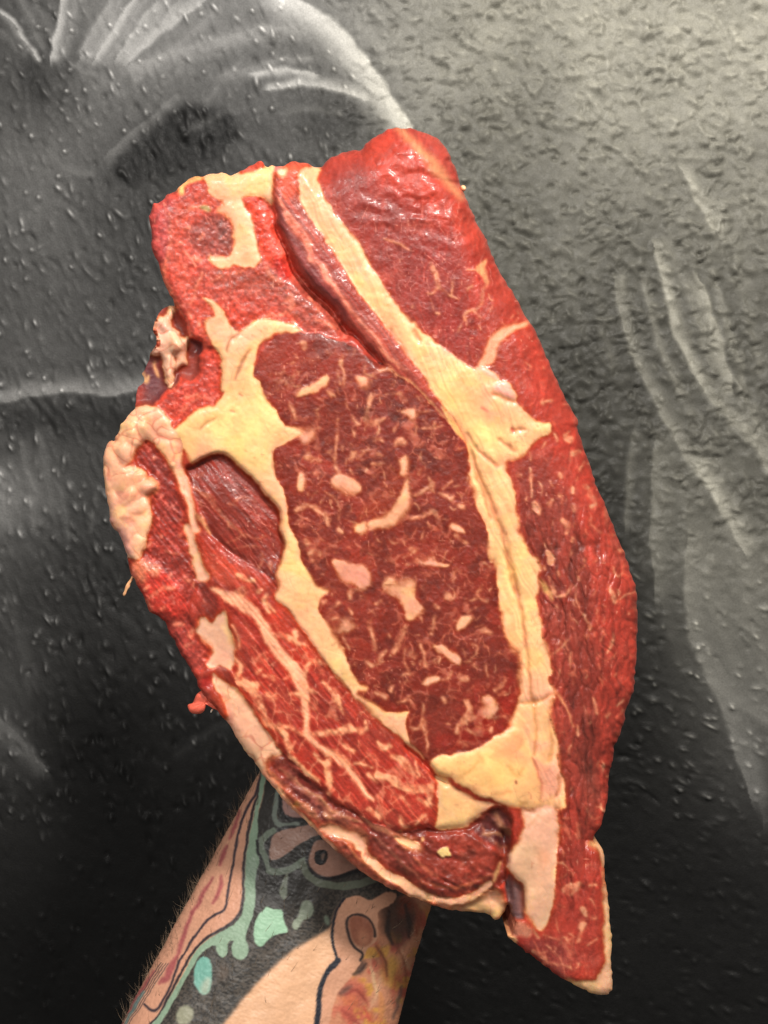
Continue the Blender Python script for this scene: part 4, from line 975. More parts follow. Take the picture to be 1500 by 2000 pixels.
        for k_ in range(6):
            v_ = np.where(new, acc[k_] / np.maximum(w_, 1), src[k_])
            if k_ < 3:
                cv.C[..., k_] = v_
            elif k_ == 3:
                cv.H = v_
            elif k_ == 4:
                cv.fat = v_
            else:
                cv.marb = v_
        cv.reg = np.where(new, rnew, cv.reg)
        known |= new

    # --- soft bleed: meat is translucent, so a rim of amber runs along the fat
    fb = np.clip(.6 * blur(cv.fat, 2.6) * 2.0 + .55 * blur(cv.fat, 7) * 1.8, 0, 1) * (1 - np.clip(cv.fat, 0, 1)) * (1 - .8 * np.clip(cv.marb, 0, 1))
    cv.C += (0.62 * fb)[..., None] * (np.array((182, 76, 42.)) - cv.C)
    mb = np.clip(blur(np.clip(cv.marb, 0, 1), 2.4) * 1.3, 0, 1) * (1 - np.clip(cv.marb, 0, 1)) * (1 - np.clip(cv.fat, 0, 1))
    cv.C += (0.28 * mb)[..., None] * (np.array((190, 88, 62.)) - cv.C)
    for c in range(3):
        cv.C[..., c] = 0.45 * cv.C[..., c] + 0.55 * blur(cv.C[..., c], 0.9)
    mt = np.clip(1 - cv.fat, 0, 1) * (1 - .75 * np.clip(cv.marb, 0, 1))
    fa = np.clip(cv.fat, 0, 1)
    cv.C += (fa * .18)[..., None] * (np.array((255, 218, 164.)) - cv.C)
    fe = np.clip(blur(1 - fa, 4.5) * 1.7, 0, 1) * fa * (.6 + .6 * fbm(X, Y, 30, 2, 271))
    cv.C += (np.clip(fe, 0, 1) * .7)[..., None] * (np.array((230, 154, 112.)) - cv.C)
    w1, w2, wc = worley(X + 8 * vn(X, Y, 22, None, 272), Y + 8 * vn(X, Y, 22, None, 273), 30, 274)
    lob = sstep(.10, .0, w2 - w1) * sstep(-.1, .4, fbm(X, Y, 60, 2, 275))
    fibf = vn(*rot(X + 8 * vn(X, Y, 40, None, 276), Y, 64), 70, 4, 277) * (cv.reg == SEAM)
    spk = sstep(.55, .85, vn(X, Y, 6, None, 278)) * sstep(.1, .5, vn(X, Y, 50, None, 279))
    cv.C *= (1 + fa * (.04 - .05 * lob + .05 * fibf + .03 * (wc - .5)))[..., None]
    cv.C[..., 1] *= 1 - .045 * fa
    cv.C[..., 2] *= 1 + .05 * fa
    pk = fa * np.isin(cv.reg, [RIM, TOPF, RIM2, RIM4, FLAPF, SCRAP])
    cv.C += (pk * .35)[..., None] * (np.array((250, 190, 150.)) - cv.C)
    cv.C += (fa * sstep(.0, .5, fbm(X, Y, 46, 3, 283)) * .35)[..., None] * (np.array((254, 206, 124.)) - cv.C)
    cv.C += (fa * spk * .22)[..., None] * (np.array((206, 120, 84.)) - cv.C)
    brk_ = np.isin(cv.reg, [RIM, SCRAP, RIM2]) * fa
    z1, z2, zc = worley(X + 12 * vn(X, Y, 26, None, 331), Y + 12 * vn(X, Y, 26, None, 332), 38, 333)
    zcr = sstep(.12, .0, z2 - z1) * sstep(-.35, .2, fbm(X, Y, 60, 2, 334))
    cv.C += (brk_ * zcr * .45)[..., None] * (np.array((206, 112, 84.)) - cv.C)
    cv.C *= (1 + brk_ * .08 * (zc - .5))[..., None]
    redp = sstep(.3, .55, fbm(X, Y, 30, 3, 335)) * brk_
    cv.C += (redp * .4)[..., None] * (np.array((226, 140, 116.)) - cv.C)
    cv.H += np.where(brk_ > .5, .75 * sstep(.0, .5, z2 - z1) * (.5 + zc) - .3, 0) * np.isin(cv.reg, [RIM, SCRAP])
    smear = sstep(.25, .6, fbm(X, Y, 70, 3, 280)) * fa
    cv.C += (smear * .22)[..., None] * (np.array((236, 150, 104.)) - cv.C)
    lift = np.where(np.isin(cv.reg, [TOPM, CAP, EDGE, STRIP]), 1.10, np.where(cv.reg == MUSCLE_R, 1.0, 0.95))
    cv.C *= (lift * (1 + .07 * fbm(X, Y, 38, 3, 261)))[..., None]
    cv.C *= 1 - mt[..., None] * np.array((0.06, 0.02, 0.16))
    cv.C += (mt * (.10 + .10 * np.clip(fbm(X, Y, 55, 3, 321), -1, 1)))[..., None] * (np.array((204, 112, 94.)) - cv.C)

    # --- the flesh left of the crevice dips under the folded strip
    pc = P("1: 1070,560 1085,640 1135,760 1190,880 1240,950 1290,1010 1390,1095 1440,1170 1500,1260 2: 330,1270 420,1360 500,1448")
    dcr, _s = sd_line(np.hstack([pc, np.zeros((len(pc), 1))]), X, Y)
    leftside = np.isin(cv.reg, [TOPM, EYE])
    cv.H -= 2.6 * np.exp(-np.clip(dcr, 0, None) / 34) * leftside * sstep(705, 625, Y)
    cv.H += 1.2 * np.exp(-np.clip(dcr, 0, None) / 40) * (cv.reg == STRIP) * sstep(720, 640, Y)
    # grain of the torn upper flesh, its wet glints painted as pale frost
    gr = vn(X, Y, 4.2, None, 301) + .7 * vn(X, Y, 7.5, None, 302)
    tf = np.isin(cv.reg, [TOPM, EDGE]) * mt
    cv.C *= (1 + .10 * gr * tf)[..., None]
    fr = sstep(.25, .8, fbm(X, Y, 26, 3, 303) + .35 * gr) * tf
    cv.C += (fr * .5)[..., None] * (np.array((216, 122, 106.)) - cv.C)
    ey = (cv.reg == EYE) * mt
    cv.C *= 1 - ey[..., None] * np.array((.05, .12, .16))
    wsp = sstep(.72, .9, vn(X, Y, 5.5, None, 308)) * sstep(0, .5, vn(X, Y, 60, None, 309)) * np.isin(cv.reg, [EYE, CAP, TUCK, MUSCLE_R, TOPM]) * mt
    cv.C += (wsp * .32)[..., None] * (np.array((244, 176, 146.)) - cv.C)  # glints of the wet meat painted as small pale specks
    ou = np.isin(cv.reg, [MUSCLE_R, FLAP]) * mt
    fr2 = sstep(.15, .8, fbm(X, Y, 34, 3, 305) + .25 * vn(*rot(X, Y, 80), 14, 4, 306)) * ou
    cv.C += (fr2 * .30)[..., None] * (np.array((210, 112, 94.)) - cv.C)
    cv.C += (.05 * ou)[..., None] * (np.array((206, 110, 98.)) - cv.C)
    fa_ = vn(*rot(X + 8 * vn(X, Y, 45, None, 311), Y, 52), 46, 3.6, 312)
    cv.C *= (1 + .10 * fa_ * np.isin(cv.reg, [CAP, TUCK, EDGE, STRIP]) * mt)[..., None]
    fb_ = vn(*rot(X + 16 * vn(X, Y, 45, None, 313) + 4 * vn(X, Y, 12, None, 315), Y, 96), 34, 5, 314)
    cv.C *= (1 + .06 * fb_ * (cv.reg == MUSCLE_R) * mt)[..., None]
    rg = np.random.default_rng(21)
    for _q in range(150):
        if _q < 90:
            x0, y0 = rg.uniform(650, 960), rg.uniform(390, 690)
            an = math.radians(rg.normal(88, 22))
            only_ = [MUSCLE_R]
        elif _q < 120:
            x0, y0 = rg.uniform(340, 620), rg.uniform(400, 620)
            an = math.radians(rg.normal(60, 25))
            only_ = [TOPM]
        else:
            x0, y0 = rg.uniform(380, 540), rg.uniform(950, 1100)
            an = math.radians(rg.normal(40, 15))
            only_ = [TUCK]
        ln = rg.uniform(10, 42)
        cvx = rg.normal(0, 4)
        pts_ = np.array([[x0, y0, .5], [x0 + .5 * ln * math.cos(an) + cvx, y0 + .5 * ln * math.sin(an), 1.3], [x0 + ln * math.cos(an), y0 + ln * math.sin(an), .4]])
        cv.line(pts_, (224, 140, 122), f=1.6, sm=1, alpha=rg.uniform(.2, .6), only=only_)
    dk = sstep(.3, .8, fbm(X, Y, 48, 3, 307)) * (1 - np.clip(cv.fat, 0, 1))
    cv.C *= (1 - .16 * dk)[..., None]

    for c in range(3):
        cv.C[..., c] += np.clip(.38 * (cv.C[..., c] - blur(cv.C[..., c], 5.0)), -26, 30)
    cv.C = np.clip(cv.C, 8, 255)

    # --- finish the relief
    H = cv.H
    H = 0.35 * blur(H, 1.2) + 0.65 * blur(H, 2.6)
    meat = 1 - cv.fat
    H += cordH * (cv.reg == MUSCLE_R)
    H += meat * (0.22 * fbm(X, Y, 19, 3, 131) + 0.07 * vn(X, Y, 5, None, 133) + .05 * vn(X, Y, 3.1, None, 138)) + cv.fat * (0.42 * fbm(X, Y, 42, 4, 134) + 0.05 * vn(X, Y, 6, None, 135) - .05 * lob + .05 * fibf)
    H += 0.10 * np.clip(cv.marb, 0, 1) * meat
    U, V = rot(X, Y, 50)
    fib = vn(U + 10 * vn(X, Y, 50, None, 141), V, 40, 4.5, 142)
    H += .30 * fbm(X, Y, 12, 2, 144) * (np.isin(cv.reg, [TOPM, EDGE]) + 1.9 * (cv.reg == FLAP))
    H += 0.17 * fib * np.isin(cv.reg, [CAP, TUCK, EDGE]) + .08 * fib * np.isin(cv.reg, [STRIP, FLAP])
    fq = (cv.reg == FLAP)
    U, V = rot(X, Y, 38)
    H += fq * (0.9 * fbm(X, Y, 30, 3, 341) + .5 * vn(U, V + 8 * vn(X, Y, 30, None, 342), 70, 9, 343))
    cv.C *= (1 + fq * meat * (.16 * fbm(X, Y, 24, 3, 344) + .14 * vn(U, V, 60, 8, 345)))[..., None]
    fpk = fq * meat * sstep(.2, .7, fbm(X, Y, 20, 3, 346))
    cv.C += (fpk * .4)[..., None] * (np.array((206, 124, 104.)) - cv.C)
    H += 0.45 * fbm(X, Y, 110, 2, 143)
    # dome and the turn of the edges
    Xs = X + 1.6 * vn(X, Y, 9, None, 151) + 1.5 * vn(X, Y, 22, None, 153)
    Ys = Y + 1.6 * vn(X, Y, 9, None, 152) + 1.5 * vn(X, Y, 22, None, 154)
    po = chaikin(P(OUT), True, 1)
    SD = sd_poly(po, Xs, Ys)
    d = np.clip(-SD, 0, None) * S * 1000
    right = sstep(820, 1010, X - 0.1 * (Y - 900)) * sstep(1750, 1500, Y)
    top = sstep(560, 330, Y) * sstep(560, 640, X)
    Rr = 3.4 + 15.0 * np.maximum(right * .9, top * .8)
    dd = np.clip(d / Rr, 0, 1)
    E = -Rr * (1 - np.sqrt(1 - (1 - dd) ** 2)) * np.where(Rr > 9, .85, 1)
    back = np.isin(cv.reg, [BACKM, SCRAP])
    H = H + np.where(back, .12 * E, E)
    H -= 7.0 * ((X - 720) / 520) ** 2 * sstep(0, 400, np.abs(X - 720)) * .5
    # colour grain
    n1 = fbm(X, Y, 30, 3, 161)
    n2 = vn(X, Y, 4.5, None, 162)
    cv.C *= (1 + meat * (0.07 * n1 + 0.05 * n2) + cv.fat * (0.035 * n1 + 0.012 * n2))[..., None]
    cv.C[..., 1] *= 1 - 0.05 * cv.fat * fbm(X, Y, 60, 2, 163)
    return gx, gy, X, Y, cv, H, SD


def build_steak():
    gx, gy, X, Y, cv, H, SD = paint_steak()
    ny, nx = X.shape
    ins = SD < 0
    q = grid_quads(ny, nx)
    fm = ins.ravel()[q].any(1)
    q = q[fm]
    gyy, gxx = np.gradient(SD, gy, gx)
    gl = np.hypot(gxx, gyy) + 1e-6
    sh = np.where(SD > 0, np.minimum(SD, 4), 0)
    PX = X - sh * gxx / gl
    PY = Y - sh * gyy / gl
    h = H * 0.001
    k = S * (D - h) / D
    co = np.stack([(PX - 750) * k, -h, ZC - (PY - 1000) * k], -1).reshape(-1, 3)
    # labels: the region of a face, or a marbling child of it
    reg = cv.reg.ravel()
    lab = reg + 100 * ((cv.marb.ravel() > .55) & np.isin(reg, [MUSCLE_R, EYE, CAP, TUCK, EDGE, TOPM, FLAP, STRIP]))
    fl = lab[q]
    fl = np.sort(fl, 1)[:, 1]
    # smooth vertex normals of the whole cut face
    n = np.zeros_like(co)
    v = co[q]
    fn = np.cross(v[:, 2] - v[:, 0], v[:, 3] - v[:, 1])
    for c in range(4):
        np.add.at(n, q[:, c], fn)
    n /= np.linalg.norm(n, axis=1)[:, None] + 1e-12
    rgb = lin(np.clip(cv.C, 0, 255)).reshape(-1, 3) * ALB
    base = np.array([0.02, 0.02, 1.28])
    root = bpy.data.objects.new('raw_steak', None)
    col.objects.link(root)
    root.location = base
    root['label'] = 'thick raw marbled beef steak with yellow fat seams held up on a hand'
    root['category'] = 'steak'
    meat_m = material('raw_meat', rough=0.43, rvar=0.14, scale=1700, bump=0.6, dist=0.00016, var=0.09, coat=0.08, spec=0.33, sss=.25)
    fat_m = material('beef_fat', rough=0.44, rvar=0.08, scale=700, bump=0.25, dist=0.00016, var=0.04, coat=0.10, spec=0.4, sss=.55)
    made = {}

    def part(name, sel, mat, parent):
        f = q[sel]
        u, inv = np.unique(f.ravel(), return_inverse=True)
        me = mesh_from(name, co[u] - base, inv.reshape(-1, 4), rgb[u], n[u], mat)
        return link(name, me, parent)

    for r, nm in NAMES.items():
        if r == RIM4:
            continue
        sel = fl == r
        if sel.sum() < 8:
            continue
        made[r] = part(nm, sel, fat_m if r in FATS else meat_m, root)
    for r in (MUSCLE_R, EYE, CAP, TUCK, EDGE, TOPM, FLAP, STRIP):
        sel = fl == r + 100
        if sel.sum() < 8:
            continue
        o = part('marbling', sel, fat_m, made[r])
        o['kind'] = 'stuff'
    # each large fleck, and each separate strip of a region, is a piece of its own
    def pieces(mask):
        fi = np.where(mask)[0]
        ox, oy = gx[0], gy[0]
        cx_ = ((X.ravel()[q[fi, 0]] - ox) / 2).round().astype(int)
        cy_ = ((Y.ravel()[q[fi, 0]] - oy) / 2).round().astype(int)
        key = {(a, b): i for i, (a, b) in enumerate(zip(cx_.tolist(), cy_.tolist()))}
        comp = -np.ones(len(fi), int)
        nc = 0
        for i in range(len(fi)):
            if comp[i] >= 0:
                continue
            stack = [i]
            comp[i] = nc
            while stack:
                j = stack.pop()
                a, b = cx_[j], cy_[j]
                for e in ((a + 1, b), (a - 1, b), (a, b + 1), (a, b - 1)):
                    m = key.get((int(e[0]), int(e[1])))
                    if m is not None and comp[m] < 0:
                        comp[m] = nc
                        stack.append(m)
            nc += 1
        return [fi[comp == c] for c in range(nc)]

    def one(f):
        sel = np.zeros(len(q), bool)
        sel[f] = True
        return sel
    for f in pieces(fl == FLECK):
        x, y = X.ravel()[q[f, 0]].mean(), Y.ravel()[q[f, 0]].mean()
        par = made[EYE] if x < 985 and y < 1560 else made[FLAP] if x < 985 else made[MUSCLE_R]
        part('fat_fleck', one(f), fat_m, par)
    for f in pieces(fl == RIM4):
        part('fat_edge', one(f), fat_m, root)
    # side wall and back of the steak
    e = np.concatenate([q[:, [0, 1]], q[:, [1, 2]], q[:, [2, 3]], q[:, [3, 0]]])
    big = ny * nx
    kf = e[:, 0].astype(np.int64) * big + e[:, 1]
    kr = e[:, 1].astype(np.int64) * big + e[:, 0]
    b = e[~np.isin(kf, kr)]
    nxt = {int(a): int(c) for a, c in b}
    loops = []
    left = set(nxt)
    while left:
        s0 = left.pop()
        lp = [s0]
        t = nxt[s0]
        while t != s0 and t in left:
            left.discard(t)
            lp.append(t)
            t = nxt[t]
        loops.append(lp)
    lp = np.array(max(loops, key=len))
    rim = co[lp]
    m = len(lp)
    ctr = np.array([0.0, 0, ZC - 0.0])
    rings = [rim]
    deps = [(-0.25, 1.0), (0.0, .995), (0.5, .985), (0.85, .955), (1.0, .90)]
    for t, s in deps[1:]:
        y0 = np.minimum(rim[:, 1] + 0.002, 0.047)
        yy = np.maximum(y0 + t * (0.048 - y0), y0)
        p = rim.copy()
        p[:, 0] = ctr[0] + (rim[:, 0] - ctr[0]) * s
        p[:, 2] = ctr[2] + (rim[:, 2] - ctr[2]) * s
        p[:, 1] = yy + 0.0006 * np.sin(np.arange(m) * .13 + 3 * t)
        rings.append(p)
    cvv = np.concatenate(rings)
    nr = len(rings)
    idx = np.arange(m)
    nx2 = np.roll(idx, -1)
    qs = np.concatenate([np.stack([r * m + nx2, r * m + idx, (r + 1) * m + idx, (r + 1) * m + nx2], -1) for r in range(nr - 1)])
    ec = rgb[lp]
    cc = np.concatenate([ec] + [0.6 * ec * (1 - f) + f * lin((150, 54, 46)) for f in (.15, .6, .9, 1.0)])
    side = link('cut_side', mesh_from('cut_side', cvv - base, qs[:, ::-1], cc, None, meat_m), root)
    import bmesh
    bm = bmesh.new()
    step = 6
    last = rings[-1][::step] - base
    vs = [bm.verts.new(p) for p in last]
    bm.faces.new(vs)
    bmesh.ops.triangulate(bm, faces=bm.faces[:])
    me = bpy.data.meshes.new('back_face')
    bm.to_mesh(me)
    bm.free()
    at = me.attributes.new('Col', 'FLOAT_COLOR', 'POINT')
    at.data.foreach_set('color', np.tile(np.append(lin((150, 54, 46)), 1).astype(np.float32), len(me.vertices)))
    me.materials.append(meat_m)
    link('back_face', me, root)
    return root, base, meat_m, fat_m


steak, steak_base, meat_m, fat_m = build_steak()

#SCRAPS
# ------------------------------------------------------------------ loose shreds hanging on the edge of the steak
def px_point(x, y, h):
    k = S * (D - h) / D
    return np.array([(x - 750) * k, -h, ZC - (y - 1000) * k])


def shred(name, txt, h, thick, colour, mat, amp=0.0012):
    """a small lump with its own outline and a rounded thickness"""
    p = chaikin(P(txt)[:, :2], True, 2)
    n = len(p)
    c = p.mean(0)
    co, cl = [], []
    lay = [(-.5, .0), (-.48, .45), (-.35, .8), (-.12, .98), (.12, .98), (.35, .8), (.48, .45), (.5, .0)]
    for t, s in lay:
        for i in range(n):
            q = c + (p[i] - c) * max(s, .02)
            w = amp * float(vn(np.array([q[0]]), np.array([q[1]]), 9, None, 7)[0])
            co.append(px_point(q[0], q[1], h - t * thick + w) - steak_base)
            g = float(vn(np.array([q[0]]), np.array([q[1]]), 6, None, 17)[0])
            cl.append(lin(np.clip(np.array(colour) * (1 + .12 * g), 0, 255)) * ALB)
    i = np.arange(n)
    j = np.roll(i, -1)
    q = np.concatenate([np.stack([r * n + i, r * n + j, (r + 1) * n + j, (r + 1) * n + i], -1) for r in range(len(lay) - 1)])
    return link(name, mesh_from(name, np.array(co), q, np.array(cl), None, mat), steak)


shred('meat_shred', "6: 770,930 720,920 690,890 672,862 668,900 650,940 600,946 572,935 555,895 565,885 590,880 600,850 615,820 650,800 700,800 770,830 800,900", -0.008, 0.006, (232, 106, 84), meat_m)
shred('meat_shred', "6: 700,800 760,830 806,870 805,960 790,990 750,950 720,900 690,870", -0.006, 0.006, (220, 92, 68), meat_m)
shred('fat_shred', "3: 243,1335 236,1362 225,1375 222,1400 205,1420 195,1450 182,1455 178,1440 188,1425 192,1400 205,1375 225,1350 232,1332", -0.008, 0.0015, (236, 178, 130), fat_m, .0004)
shred('fat_shred', "6: 716,908 700,935 692,937 694,922 706,906", -0.008, 0.0012, (250, 225, 205), fat_m, .0002)
shred('fat_shred', "2: 958,400 975,392 992,405 990,425 975,432 960,422", -0.012, 0.0035, (246, 196, 150), fat_m, .0004)


# ------------------------------------------------------------------ the tattooed arm that holds it up
def tattoo(X, Y, gx, gy):
    """colours of the inked skin, laid out along the forearm (photograph coordinates)"""
    WX = X + 1.2 * vn(X, Y, 16, None, 201) + .6 * vn(X, Y, 5, None, 202)
    WY = Y + 1.2 * vn(X, Y, 16, None, 203) + .6 * vn(X, Y, 5, None, 204)
    cv = Canvas(WX, WY, (226, 172, 136))
    cv.box = lambda p, m: (slice(None), slice(None))
    P_, L_ = cv.poly, cv.line
    INK, INK2 = (30, 28, 30), (52, 49, 46)
    GRN = (150, 176, 150)
    n1 = fbm(X, Y, 40, 3, 205)
    # the black field
    P_("B: 925,60 1100,-100 2200,-100 2200,900 1420,830 1362,900 1345,1000 1250,1050 1100,1140 960,1270 830,1410 720,1560 600,1700 150,1700 300,1560 400,1450 560,1150 700,1000 830,900 880,400", INK2, f=5)
    g = sstep(.1, .9, fbm(X, Y, 3.5, 2, 206) + .55) * sstep(1750, 1860, Y + .55 * (X - 500))
    cv.C += (0.35 * g * (cv.C[..., 0] < 120))[..., None] * (np.array((150, 134, 118.)) - cv.C)
    P_("B: 1380,1130 1345,1000 1250,1052 1100,1142 960,1272 830,1412 700,1580 640,1700 1240,1700 1245,1500 1270,1330 1310,1260", (240, 188, 148), f=9)
    # left edge: skin between two lines, red patches
    P_("B: 905,80 960,100 930,260 880,400 850,560 830,760 825,860 780,960 680,1020 590,1075 500,1190 430,1330 340,1500 250,1620 40,1700 -60,1600 500,700", (226, 166, 136), f=3)
    for t, w_ in [("B: 725,515 700,560 680,620", 34), ("B: 690,690 690,760 670,810 645,850", 26), ("B: 640,700 590,780 550,860 520,910", 26), ("B: 520,900 495,970 465,1050 440,1120 430,1160", 28), ("B: 425,1170 395,1220 370,1290 350,1310", 44), ("B: 345,1290 330,1320", 24), ("B: 800,310 770,400 740,470", 24), ("B: 300,1250 180,1430 100,1560", 26)]:
        L_(t, (170, 84, 88), wd=w_ / 3, f=4, alpha=.85)
    L_("B: 930,60 905,190 870,250 835,310 800,400 782,480 762,600 742,720 730,800 725,890 660,920 590,970 530,1050 480,1130 440,1190 420,1255 390,1345 350,1432 310,1482 270,1475 245,1445", (46, 40, 52), wd=4.6, f=2.3, alpha=.92, taper=False)
    L_("B: 945,60 915,200 872,320 850,430 830,560 820,700 825,850 780,955 680,1015 590,1062 510,1165 450,1262 400,1372 340,1495 280,1555 240,1610", (40, 36, 44), wd=5.5, f=2.3, alpha=.92, taper=False)
    for q in range(4):
        o = 14 * q
        L_("B: %d,1200 %d,1330 %d,1480 %d,1600" % (380 - o, 300 - o, 210 - o, 120 - o), (62, 58, 66), wd=1.6, f=1, alpha=.7, taper=False)
    L_("B: 130,1560 200,1430 240,1370", (110, 150, 150), wd=8, f=3, alpha=.8)
    # green bands and drops
    P_("B: 925,60 958,100 942,200 905,330 900,420 918,600 895,680 893,800 890,900 850,1000 832,1060 862,1110 850,1165 808,1192 762,1165 748,1110 772,1068 738,1075 722,1160 700,1175 672,1150 658,1090 590,1135 520,1245 460,1355 385,1490 330,1580 280,1640 250,1600 345,1490 405,1385 515,1180 592,1076 682,1028 792,965 832,862 828,700 838,560 860,430 885,320 915,200", GRN, f=1.8)
    P_("B: 960,868 1000,885 1062,888 1062,958 1092,1020 1040,1032 1000,1042 965,1072 930,1112 905,1100 890,1062 888,970 925,905 945,895", (164, 204, 172), f=2)
    P_("B: 1070,688 1085,720 1088,790 1075,832 1052,830 1032,780 1045,730", (150, 158, 140), f=2.5)
    P_("B: 1182,828 1225,840 1240,885 1230,930 1200,945 1175,950 1150,1005 1130,1012 1112,990 1120,955 1150,930 1160,870", (152, 162, 142), f=2.5)
    P_("B: 1305,920 1330,930 1335,975 1318,990 1298,960", (130, 142, 124), f=3)
    P_("B: 592,1158 625,1175 642,1220 638,1300 622,1370 590,1390 560,1370 538,1300 545,1210", (120, 178, 162), f=2)
    P_("B: 600,1290 635,1290 622,1370 590,1390 562,1365", (190, 190, 168), f=6, alpha=.7)
    P_("B: 690,1200 740,1220 740,1290 700,1310 670,1270", (110, 96, 86), f=8, alpha=.7)
    P_("B: 440,1480 500,1440 540,1490 510,1560 440,1570", (176, 176, 148), f=4, alpha=.8)
    # shapes near the wrist
    L_("9: 190,150 165,260 150,330 180,380 240,385 280,370", (124, 134, 124), wd=11, f=2, taper=False)
    P_("9: 195,250 215,190 330,200 420,340 330,345 240,335 205,315", (184, 140, 130), f=2)
    L_("9: 190,215 185,270 205,325 250,345 310,345", INK, wd=7.2, f=2.3, alpha=.92, taper=False)
    P_("9: 118,500 140,440 200,400 300,390 420,350 480,400 390,445 320,475 270,510 200,560 150,582 122,560", (182, 142, 126), f=2)
    L_("9: 270,390 190,395 140,430 118,490 116,560 128,580", INK, wd=5.8, f=2.3, alpha=.92, taper=False)
    L_("9: 150,410 85,450 75,500 105,560 110,620 140,640 200,640 270,622 320,585 345,575", (126, 138, 122), wd=14, f=2, taper=False)
    L_("9: 60,470 62,530 85,580 100,630", INK, wd=5.8, f=2.3, alpha=.92, taper=False)
    P_("9: 345,560 365,490 420,455 500,470 640,560 700,610 620,640 520,670 440,680 380,650 352,610", (176, 132, 114), f=2)
    L_("9: 372,480 345,560 350,610 380,650 440,682 520,676 600,650 680,630", INK, wd=7.2, f=2.3, alpha=.92, taper=False)
    L_("9: 325,600 340,650 380,690 450,715 540,728 640,715 740,680", (112, 118, 102), wd=15, f=2, taper=False)
    P_("9: 385,560 395,525 425,512 455,522 465,555 455,590 425,605 395,595", (24, 22, 24), f=1.2)
    P_("9: 425,545 440,530 450,545 440,580 428,575", (120, 96, 84), f=2)
    L_("9: 230,650 225,690 215,740", (140, 148, 132), wd=8, f=2)
    # pink loop and the coloured side
    P_("9: 850,760 1060,800 1100,1000 960,1700 400,1800 420,1500 480,1320 560,1200 650,1120 640,1050 700,900", (214, 146, 112), f=6)
    n = fbm(X, Y, 46, 3, 211)
    m2 = fbm(X, Y, 30, 3, 214)
    side = sstep(-6, 10, (X - 690) + 0.42 * (Y - 1830)) * sstep(1760, 1800, Y)
    cv.C += (side * .95 * sstep(.05, .4, n))[..., None] * (np.array((206, 104, 84.)) - cv.C)
    cv.C += (side * .9 * sstep(.1, .45, m2))[..., None] * (np.array((228, 168, 84.)) - cv.C)
    P_("9: 740,780 880,770 980,860 960,960 900,1040 850,1080 820,1010 760,960 740,880", (66, 46, 38), f=16, alpha=.85)
    P_("9: 880,760 960,810 940,880 880,900 850,850", (150, 70, 48), f=12, alpha=.8)
    P_("9: 820,1110 860,1140 870,1230 840,1290 780,1270 770,1180", (234, 176, 82), f=12, alpha=.8)
    P_("9: 560,1240 640,1250 690,1330 640,1420 560,1440 520,1360", (206, 104, 84), f=16, alpha=.8)
    P_("9: 600,1160 660,1130 670,1190 620,1220 580,1200", (84, 64, 58), f=8, alpha=.8)
    P_("9: 510,1330 560,1280 600,1290 540,1340", (70, 56, 54), f=8, alpha=.7)
    for t in ["9: 700,1000 760,1100 800,1250", "9: 860,1200 830,1330 850,1420", "9: 640,1290 700,1400 720,1490"]:
        L_(t, (188, 84, 66), wd=8, f=8, alpha=.6)
    for t in ["9: 760,1250 740,1350 700,1420", "9: 880,1100 930,1200", "9: 690,1120 720,1220"]:
        L_(t, (244, 200, 160), wd=6, f=7, alpha=.6)
    P_("9: 500,920 520,850 560,800 610,778 660,785 700,815 745,775 800,745 850,760 820,820 740,860 735,900 740,1000 720,1040 690,1060 660,1120 600,1220 540,1290 500,1350 470,1480 440,1600 370,1700 390,1450 420,1290 470,1200 520,1140 500,1060", (222, 164, 132), f=2)
    for t, c, w_ in [("9: 900,830 930,930 920,1010", (58, 40, 34), 10), ("9: 800,860 790,960 830,1050", (52, 40, 36), 12), ("9: 960,830 985,900 960,990", (176, 92, 66), 12), ("9: 730,1060 790,1130 800,1230", (120, 70, 52), 5), ("9: 860,1080 900,1150 905,1260", (150, 88, 60), 5),
                     ("9: 560,1330 620,1300 680,1370", (150, 66, 58), 6), ("9: 540,1420 600,1470 640,1500", (176, 84, 72), 10), ("9: 700,1180 730,1270 740,1330", (236, 196, 150), 8), ("9: 880,1290 860,1380 830,1470", (118, 92, 82), 8), ("9: 600,1220 640,1200 670,1160", (64, 50, 48), 7), ("9: 760,1330 770,1420 750,1500", (226, 150, 96), 12), ("9: 670,1410 700,1480", (206, 92, 76), 12)]:
        L_(t, c, wd=w_, f=4, alpha=.8)
    L_("9: 640,1140 660,1100 610,1070 580,1010 570,930 590,895 640,880 690,905 720,960 720,1000", (40, 34, 36), wd=4.9, f=2.3, alpha=.92, taper=False)
    P_("9: 580,930 600,895 645,888 690,912 715,970 705,1040 660,1062 615,1050 590,1000", (168, 104, 80), f=4)
    P_("9: 620,1000 660,960 700,1000 680,1050 640,1060", (206, 140, 108), f=9, alpha=.8)
    L_("9: 560,800 520,850 500,920 485,1000 495,1070 520,1140 470,1200 430,1260 415,1330 405,1400 390,1520 385,1640", (38, 38, 46), f=1.5, taper=False, wd=5)
    L_("9: 520,1140 470,1195 430,1260 415,1330 412,1400 395,1520 385,1640", (40, 42, 52), wd=10, f=2, taper=False)
    # skin itself
    cv.C *= (1 + .05 * n1 + .035 * fbm(X, Y, 4, 2, 207))[..., None]
    return cv.C


